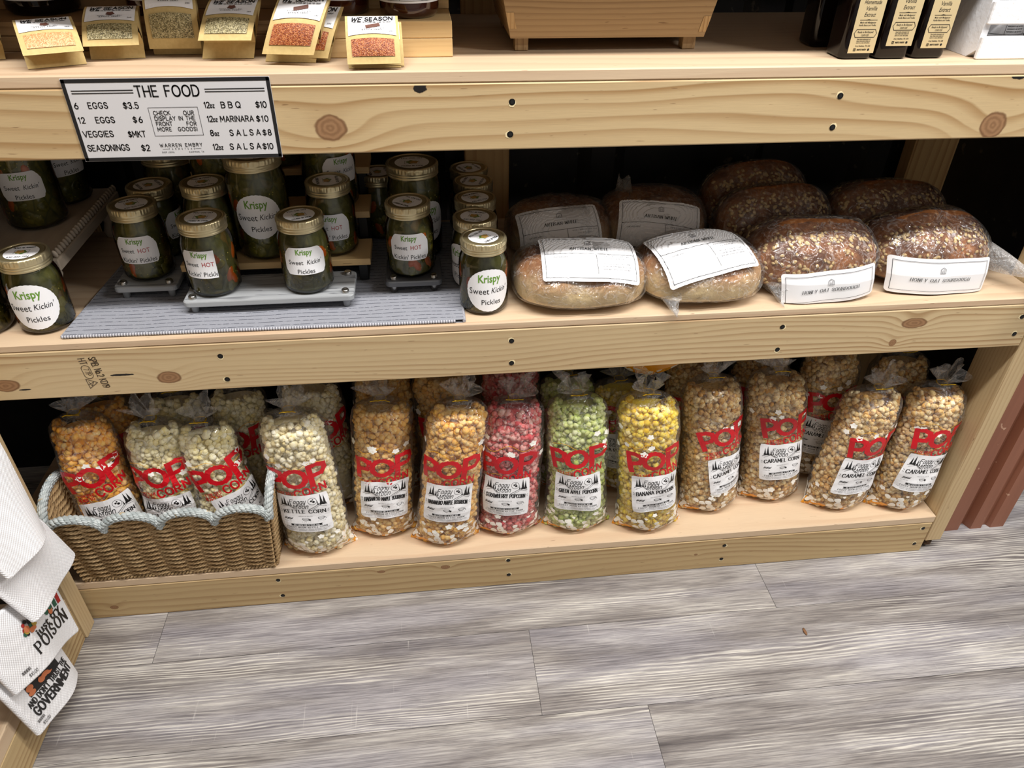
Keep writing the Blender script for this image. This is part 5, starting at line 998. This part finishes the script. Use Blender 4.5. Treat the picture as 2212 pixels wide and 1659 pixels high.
def sauce_jar(label, c, z, R, art=None, m=None, lid=True):
    root = thing('sauce_jar', label, 'jar', (*c, z), 'dark jars on the top shelf risers')
    mb = MB(); lathe(mb, [(.0005, .0006), (R*.86, .0006), (R*.98, .006), (R, .014), (R, .060), (R*.95, .070), (R*.74, .080), (R*.74, .088)], 44); mb.build('jar_body', m or M_sauce, root, local=True)
    mb = MB(); lathe(mb, [(R*.78, .082), (R*.80, .084), (R*.80, .098), (R*.77, .1), (.0005, .1)], 60); mb.build('lid', M_blackm, root, local=True)
    if art:
        def S(u, v, off): a = np.asarray(u)/R; return np.stack([(R+off)*np.sin(a), -(R+off)*np.cos(a), np.asarray(v)], -1)
        mb = MB(); put(mb, rect2(-R*1.5, .020, R*1.5, .058, 30, 2), S, .0004, 0)
        if art == 'mexy':
            put(mb, stext('LIL MEXY', .0055, .031, .13), S, .0009, 1, (-.020, .0275)); put(mb, stext('WARRENEMBRY.COM', .0016, .016, .2), S, .0009, 1, (-.012, .0222))
            put(mb, line2([(.018, .0325), (.021, .0295), (.0245, .0295), (.027, .0325), (.0275, .036)], .0028, .003), S, .0009, 2); put(mb, line2([(.016, .0335), (.019, .032)], .001), S, .0009, 1)
        else:
            put(mb, frame2(-.034, .023, .034, .056, .0006, .004), S, .0009, 1); put(mb, line2([(-.012, .023), (-.012, .056)], .0005), S, .0009, 1); put(mb, line2([(.018, .023), (.018, .056)], .0005), S, .0009, 1)
            for k in range(5): put(mb, stext('INGREDIENTS AND NUTRITION', .0016, .024, .15), S, .0009, 1, (-.010, .026+.0035*k))
        mb.build('label', [M_white, M_ink, M_red], root, local=True)
za, zb2 = S1+.0376, S1+.0466
sauce_jar('wide dark sauce jar with chili pepper on its white label, top left corner', (-.534, .226), za, .049, 'mexy', M_bottle)
sauce_jar('small black jar between the chili label jar and the herb pouches', (-.452, .238), za+.0402, .030, None, M_blackm)
sauce_jar('reddish sauce jar behind the tall herb pouch', (-.378, .213), za, .036, 'info')
sauce_jar('sauce jar with printed label behind the bent herb pouch', (-.292, .286), za+.0402, .040, 'info')
sauce_jar('dark sauce jar on the bamboo riser just right of the leaning red spice', (-.106, .150), zb2-.0001, .040, 'plain')
sauce_jar('dark sauce jar on the bamboo riser, right of the straight red spice pouch', (-.0100, .1250), zb2-.0001, .041, 'info')
def build_crate():
    root = thing('wooden_box', 'oak box with finger joints and small feet in the middle of the top shelf', 'box', (.272, .22, S1)); z0, z1 = S1+.0185, S1+.20; k = .24
    def pt(x, z, y): return (x+(.272-x)*0+(1 if x > .272 else -1)*(z-z0)*k*.9, y+(-(z-z0)*.10 if y < .2 else (z-z0)*.10), z)
    x0, x1, y0, y1 = .1300, .4135, .104, .330; t = .011
    def wall(name, c, gr):
        mb = MB(); n8 = [pt(x, z, y) for z in (z0, z1) for (x, y) in c]; Fs = [[3, 2, 1, 0], [4, 5, 6, 7], [0, 1, 5, 4], [1, 2, 6, 5], [2, 3, 7, 6], [3, 0, 4, 7]]
        for f in Fs: P = [n8[i] for i in f]; mb.add(P, [[0, 1, 2, 3]], 0, [((p[gr]), p[2]) for p in P])
        return mb.build(name, M_oak, root)
    fw = wall('front_wall', [(x0, y0), (x1, y0), (x1, y0+t), (x0, y0+t)], 0); wall('back_wall', [(x0, y1-t), (x1, y1-t), (x1, y1), (x0, y1)], 0)
    wall('side_wall', [(x0, y0+t), (x0+t, y0+t), (x0+t, y1-t), (x0, y1-t)], 1); wall('side_wall', [(x1-t, y0+t), (x1, y0+t), (x1, y1-t), (x1-t, y1-t)], 1)
    for sx in (0, 1):       # finger joints: end grain keys
        for kz in range(4):
            za_, zb_ = z0+.013+kz*.046+(.0 if sx == 0 else -.006), z0+.034+kz*.046+(.0 if sx == 0 else -.006); mb = MB(); P = []
            for z in (za_, zb_): P += [pt(x0 if sx == 0 else x1-.011, z, y0), pt((x0 if sx == 0 else x1-.011)+.011, z, y0)]
            P = [(p[0]-(0 if abs(p[0]-.272) < .3 else 0), p[1]-.0006, p[2]) for p in P]; xk = (1 if sx else -1)*(za_-z0)*k*.9
            Q = [(P[0][0], P[0][1], za_), (P[1][0], P[1][1], za_), (P[3][0], P[3][1], zb_), (P[2][0], P[2][1], zb_)]; mb.add(Q, [[0, 1, 2, 3]], 0, [(q[2]*3, q[0]*3) for q in Q]); mb.build('finger_joint', M_rearpost, fw)
    mb = MB(); box(mb, (x0+.004, y0+.004, z0), (x1-.004, y1-.004, z0+.010)); mb.build('bottom', M_oak, root)
    for x in (.1375, .386):
        for y in (.113, .300): mb = MB(); box(mb, (x, y, S1+.0004), (x+.0195, y+.02, z0-.0002), 2, .0008); mb.build('foot', M_oak, root)
build_crate()
def bottle(label, x, y, wd, dp, lab, ly):
    root = thing('vanilla_bottle', label, 'bottle', (x, y, S1+.0004), 'dark bottles on the top shelf'); mb = MB(); r = .009; hw, hd = wd/2, dp/2
    def ring(sx, sy, rr, z): return [(cx*(sx-rr)+rr*math.cos(a0+t), cy*(sy-rr)+rr*math.sin(a0+t), z) for cx, cy, a0 in ((1, 1, 0), (-1, 1, PI/2), (-1, -1, PI), (1, -1, 1.5*PI)) for t in np.linspace(0, PI/2, 6)]
    L = [ring(hw-.004, hd-.004, r-.003, 0), ring(hw-.001, hd-.001, r-.001, .002), ring(hw, hd, r, .005), ring(hw, hd, r, .150), ring(hw*.9, hd*.9, hw*.6, .163), ring(.016, .016, .0158, .176), ring(.0145, .0145, .0143, .180), ring(.0145, .0145, .0143, .205)]
    P = np.array(L); grid(mb, P, 0, None, True, closeu=True); mb.add(P[0], [list(range(24))[::-1]], 0); mb.build('glass', M_bottle, root, local=True)
    mb = MB(); lathe(mb, [(.0005, .2052), (.0158, .2052), (.0162, .206), (.0162, .222), (.0005, .223)], 30); mb.build('cap', M_blackm, root, local=True)
    if lab:
        mk = flat('kraft_label', rgb(196, 176, 134), .7); S = planeS((lab-x, -hd-.0003, 0), (1, 0, 0), (0, 0, 1)); mb = MB(); b0 = ly; W = .0385
        put(mb, rect2(-W/2, b0, W/2, .140), S, .0001, 0)
        put(mb, stext('DOUBLE FOLD', .0022, .016, .2, align='C'), S, .0003, 1, (0, b0+.0715))
        for k, tx in enumerate(('Homemade', 'Vanilla', 'Extract')): put(mb, ftext(tx, .0052, (.0245, .0155, .0165)[k], 0, .25), S, .0003, 1, (0, b0+.0625-.0078*k))
        put(mb, line2([(-.0125, b0+.0425), (.0125, b0+.0425)], .0005), S, .0003, 1); put(mb, line2([(-.003, b0+.0425), (0, b0+.0432), (.003, b0+.0425)], .0007), S, .0003, 1)
        for k, tx in enumerate(('Made with Madagascar', 'Vanilla Beans and Vodka.')): put(mb, ftext(tx, .0021, (.0235, .025)[k], .01, .25), S, .0003, 1, (0, b0+.0385-.0034*k))
        o8 = [(-.0165, .0255), (-.0138, .0305), (.0138, .0305), (.0165, .0255), (.0138, .0205), (-.0138, .0205), (-.0165, .0255)]; put(mb, line2([(p, b0+q) for p, q in o8], .0007), S, .0003, 1)
        for k, tx in enumerate(('Ready to Be Enjoyed:', '12/01/25')): put(mb, ftext(tx, .0024, (.0235, .011)[k], .01, .25), S, .0003, 1, (0, b0+.0262-.0040*k))
        for k, tx in enumerate(('Keep bottle submerged in all', 'times. Shake bottle weekly and', 'store in a cool, dark place.')): put(mb, ftext(tx, .0015, .020, .02, .1), S, .0003, 1, (0, b0+.0175-.0023*k))
        put(mb, ftext('8 oz | Kaufman, TX, USA', .0019, .022, .02, .2), S, .0003, 1, (.001, b0+.0085)); put(mb, stext("MARY'S PANTRY", .0020, .0135, .18, align='C'), S, .0003, 1, (.0005, b0+.0035))
        put(mb, frame2(-.0115, b0+.003, -.0085, b0+.006, .0005), S, .0003, 1); put(mb, circ2(.0008, .0004, -.010, b0+.0045), S, .0003, 1); put(mb, disc2(.0016, 14, .0105, b0+.0045), S, .0003, 1)
        mb.build('label', [mk, M_ink], root, local=True)
bottle('dark bottle without a visible label at the left back of the vanilla bottles', .6095, .138, .048, .048, None, 0)
bottle('dark vanilla bottle leftmost of the three with kraft labels', .6155, .0565, .0485, .0495, .6195, .0086)
bottle('dark vanilla bottle in the middle of the three with kraft labels', .6685, .0560, .0500, .0500, .6735, .0177)
bottle('dark vanilla bottle rightmost of three with labels, beside the white crate', .7245, .0570, .0500, .0500, .7275, .0142)
M_wcrate = NT('white_painted_wood'); g_ = M_wcrate.n('ShaderNodeTexCoord', out=3); M_wcrate = M_wcrate.bsdf(rgb(236, 236, 238), .6, 0, .3, M_wcrate.bump(M_wcrate.noise(g_, 160, 4), .5, .0015))
def build_white_crate():
    root = thing('white_crate', 'white painted slatted crate at the right end of the top shelf', 'crate', (.92, .12, S1)); x0, x1, y0, y1, z = .7926, 1.045, .0225, .215, S1+.0004
    for y in (y0, y1-.007):
        for k in range(3): mb = MB(); box(mb, (x0, y, z+k*.0455), (x1, y+.007, z+k*.0455+.030), 0, .0015); mb.build('slat', M_wcrate, root)
    for x in (x0, x1-.010):
        pr2 = [(y0+.0072, 0), (y1-.0072, 0), (y1-.0072, .145), (.165, .145), (.155, .095), (.083, .095), (.073, .145), (y0+.0072, .145)]; pr2 = [(y0+.0072, 0), (y1-.0072, 0), (y1-.0072, .120), (y0+.0072, .120)]
        mb = MB(); hc = (.119, .078); ha, hb = .030, .013; n = 32; a = np.linspace(0, 2*PI, n, endpoint=False)+PI/n; inn = np.stack([hc[0]+ha*np.sign(np.cos(a))*np.abs(np.cos(a))**.6, hc[1]+hb*np.sign(np.sin(a))*np.abs(np.sin(a))**.6], 1)
        m_ = np.maximum(np.abs(np.cos(a))/1, np.abs(np.sin(a))/1); out = np.stack([hc[0]+(y1-y0-.0144)/2*np.cos(a)/m_, .060+.060*np.sin(a)/m_], 1); out[:, 0] = np.clip(out[:, 0], y0+.0072, y1-.0072)
        for xx, fl in ((x, True), (x+.010, False)): grid(mb, np.array([[(xx, p[0], z+p[1]) for p in inn], [(xx, p[0], z+p[1]) for p in out]]), 0, None, False, closeu=True, flip=fl)
        for ed in (inn, out): grid(mb, np.array([[(x, p[0], z+p[1]) for p in ed], [(x+.010, p[0], z+p[1]) for p in ed]]), 0, None, False, closeu=True)
        mb.build('end_panel', M_wcrate, root)
    mb = MB(); box(mb, (x0+.0102, y0+.0072, z), (x1-.0102, y1-.0072, z+.006)); mb.build('bottom', M_wcrate, root)
build_white_crate()
for i, (x, y, tx) in enumerate(((.848, .075, 'amber jar with cream label inside the white crate, near the front'), (.848, .158, 'amber jar at the back left inside the white crate, seen through the handle hole'), (.935, .080, 'amber jar farther right inside the white crate'))): sauce_jar(tx, (x, y), S1+.0068, .036, 'plain')
# ------------------------------------------------------------------ towels at the left edge
def mk_waffle():
    n = NT('white_waffle_cloth'); u, v = n.uv(); a = n.M('SINE', n.M('MULTIPLY', u, 1250)); b = n.M('SINE', n.M('MULTIPLY', v, 1250)); h = n.M('MULTIPLY', a, b)
    return n.bsdf(n.mix(n.M('MULTIPLY_ADD', h, .5, .5), rgb(242, 242, 245), rgb(252, 252, 254)), .9, 0, .1, n.bump(h, .38, .0014))
M_waf = mk_waffle()
TOYS = [flat('print_red', rgb(176, 40, 36), .7), flat('print_green', rgb(44, 96, 74), .7), flat('print_black', rgb(26, 24, 26), .7), flat('print_orange', rgb(206, 120, 76), .7), flat('print_gold', rgb(180, 150, 60), .7)]
def towel(label, c, seed, art=None, bul=.012):
    """c: corners TL, TR, BR, BL (near side = left)"""
    TL, TR, BR, BL = [np.array(q, float) for q in c]; root = thing('kitchen_towel', label, 'towel', tuple((BL+BR)/2), 'white kitchen towels hanging at the left'); W = np.linalg.norm(TR-TL); Hh = np.linalg.norm(TL-BL)
    def S(u, v, off=0):
        u = np.asarray(u, float); v = np.asarray(v, float); U, V = u[..., None], v[..., None]
        P = (BL*(1-U)+BR*U)*(1-V)+(TL*(1-U)+TR*U)*V; b = bul*np.sin(PI*np.clip(u, 0, 1))**.7*(.6+.4*np.sin(v*2.3+seed))+.004*np.sin(u*7+seed)*(1-v)-.010*np.clip(v-.8, 0, 1)*5*.2
        P = P.copy(); P[..., 0] += b+off+.0; P[..., 2] += .0035*np.sin(u*5+seed)*(1-v); return P
    mb = MB(); a = np.linspace(0, 1, 44); b = np.linspace(0, 1, 40); A, B = np.meshgrid(a, b); UVv = np.stack([A*W, B*Hh], -1)
    grid(mb, S(A, B, 0), 0, UVv, True); grid(mb, S(A, B, -.009), 0, UVv, True, flip=True)
    for e in ((A[:, 0], B[:, 0]), (A[:, -1], B[:, -1]), (A[0], B[0]), (A[-1], B[-1])):
        q = S(*e, -.0045); tube(mb, q, .0046, 8, 0)
    mb.build('cloth', M_waf, root)
    def Sp(u, v, off): return S(np.asarray(u)/W, np.asarray(v)/Hh, off)
    mats = [M_ink]+TOYS
    if art:
        mb = MB(); g = np.random.RandomState(seed)
        if art == 'gov':
            put(mb, stext("AND DON'T TRUST THE", .013, W*.80, .19), Sp, .0012, 0, (W*.12, Hh*.40), .05); put(mb, stext('GOVERNMENT', .021, W*.80, .2), Sp, .0012, 0, (W*.13, Hh*.22), .05)
            put(mb, rect2(W*.22, Hh*.52, W*.80, Hh*.80, 8, 5), Sp, .0010, 3)
            for k in range(10): put(mb, disc2(g.uniform(.008, .013), 12, g.uniform(W*.26, W*.76), g.uniform(Hh*.56, Hh*.76), g.uniform(.005, .009)), Sp, .0012+.0001*k, int(g.choice([3, 4, 4, 3])))
            put(mb, stext('$10.00', .0070, .022, .1, shear=.2), Sp, .0012, 0, (W*.10, Hh*.05)); px = W*.06
        else:
            put(mb, ftext('just try', .017, W*.44, .02, 0, 'L'), Sp, .0012, 0, (W*.46, Hh*.40), .06); put(mb, stext('POISON', .024, W*.55, .2, serif=True), Sp, .0012, 0, (W*.38, Hh*.21), .06)
            for k in range(26): put(mb, disc2(g.uniform(.004, .008), 10, g.uniform(W*.35, W*.78), g.uniform(Hh*.54, Hh*.74)), Sp, .0011+.00005*k, int(g.choice([1, 2, 3, 4, 5, 3])))
            for k, (x, m) in enumerate(((.78, 2), (.86, 2), (.93, 1))): put(mb, rect2(W*x-.006, Hh*.54, W*x+.006, Hh*.68), Sp, .0014, m); put(mb, rect2(W*x-.0025, Hh*.68, W*x+.0025, Hh*.75), Sp, .0014, m)
            put(mb, stext('$10.00', .0070, .022, .1, shear=.2), Sp, .0012, 0, (W*.16, Hh*.05)); px = W*.12
        for k in range(14): put(mb, rect2(px+k*.0016, Hh*.14, px+k*.0016+(.0009 if k % 3 else .0005), Hh*.19), Sp, .0012, 0)
        mb.build('print', mats, root)
towel("white waffle towel printed AND DON'T TRUST THE GOVERNMENT, lowest of the hanging towels", [(-.690, -.300, .225), (-.694, -.148, .150), (-.688, -.1435, .026), (-.680, -.290, .082)], 3, 'gov')
towel('white waffle towel printed with bottles and the word POISON, second from the bottom', [(-.686, -.300, .345), (-.690, -.090, .250), (-.674, -.108, .108), (-.668, -.292, .204)], 5, 'poison')
towel('plain white waffle towel with pointed corner hanging over the POISON towel', [(-.682, -.235, .425), (-.682, -.062, .352), (-.664, -.050, .244), (-.652, -.215, .272)], 7)
towel('plain white waffle towel at the top of the hanging towels', [(-.680, -.235, .560), (-.682, -.060, .530), (-.650, -.104, .358), (-.640, -.230, .392)], 9)
def build_rail():
    root = thing('towel_rail', 'wooden towel rail on the corner unit behind the hanging towels', 'rail', (-.72, -.25, .3))
    for z, x in ((.232, -.703), (.352, -.700), (.432, -.697), (.566, -.694)):
        mb = MB(); tube(mb, [(x, -.46, z), (x, -.05, z-.0)], .005, 12); mb.build('rod', M_bamboo, root)
    for y in (-.47,): mb = MB(); box(mb, (-.7155, y, .123), (-.694, y+.012, .60), 2, .001); mb.build('upright', M_bamboo, root)
build_rail()

# a dry crumb on the floor
mb = MB(); V, F = ico(2); V = V*np.array([.0032, .0085, .0016])*(1+.25*snoise(V, 5, 5, 3))[:, None]; V[:, 2] = np.maximum(V[:, 2], -.0012)
mb.add(V+np.array([.708, -.180, .0014]), F, 0, None, True)
tag(mb.build('crumb', flat('dry_brown_crumb', rgb(120, 84, 54), .8), loc=(.708, -.180, 0)), 'tiny dry brown crumb lying on the grey plank floor', 'crumb')
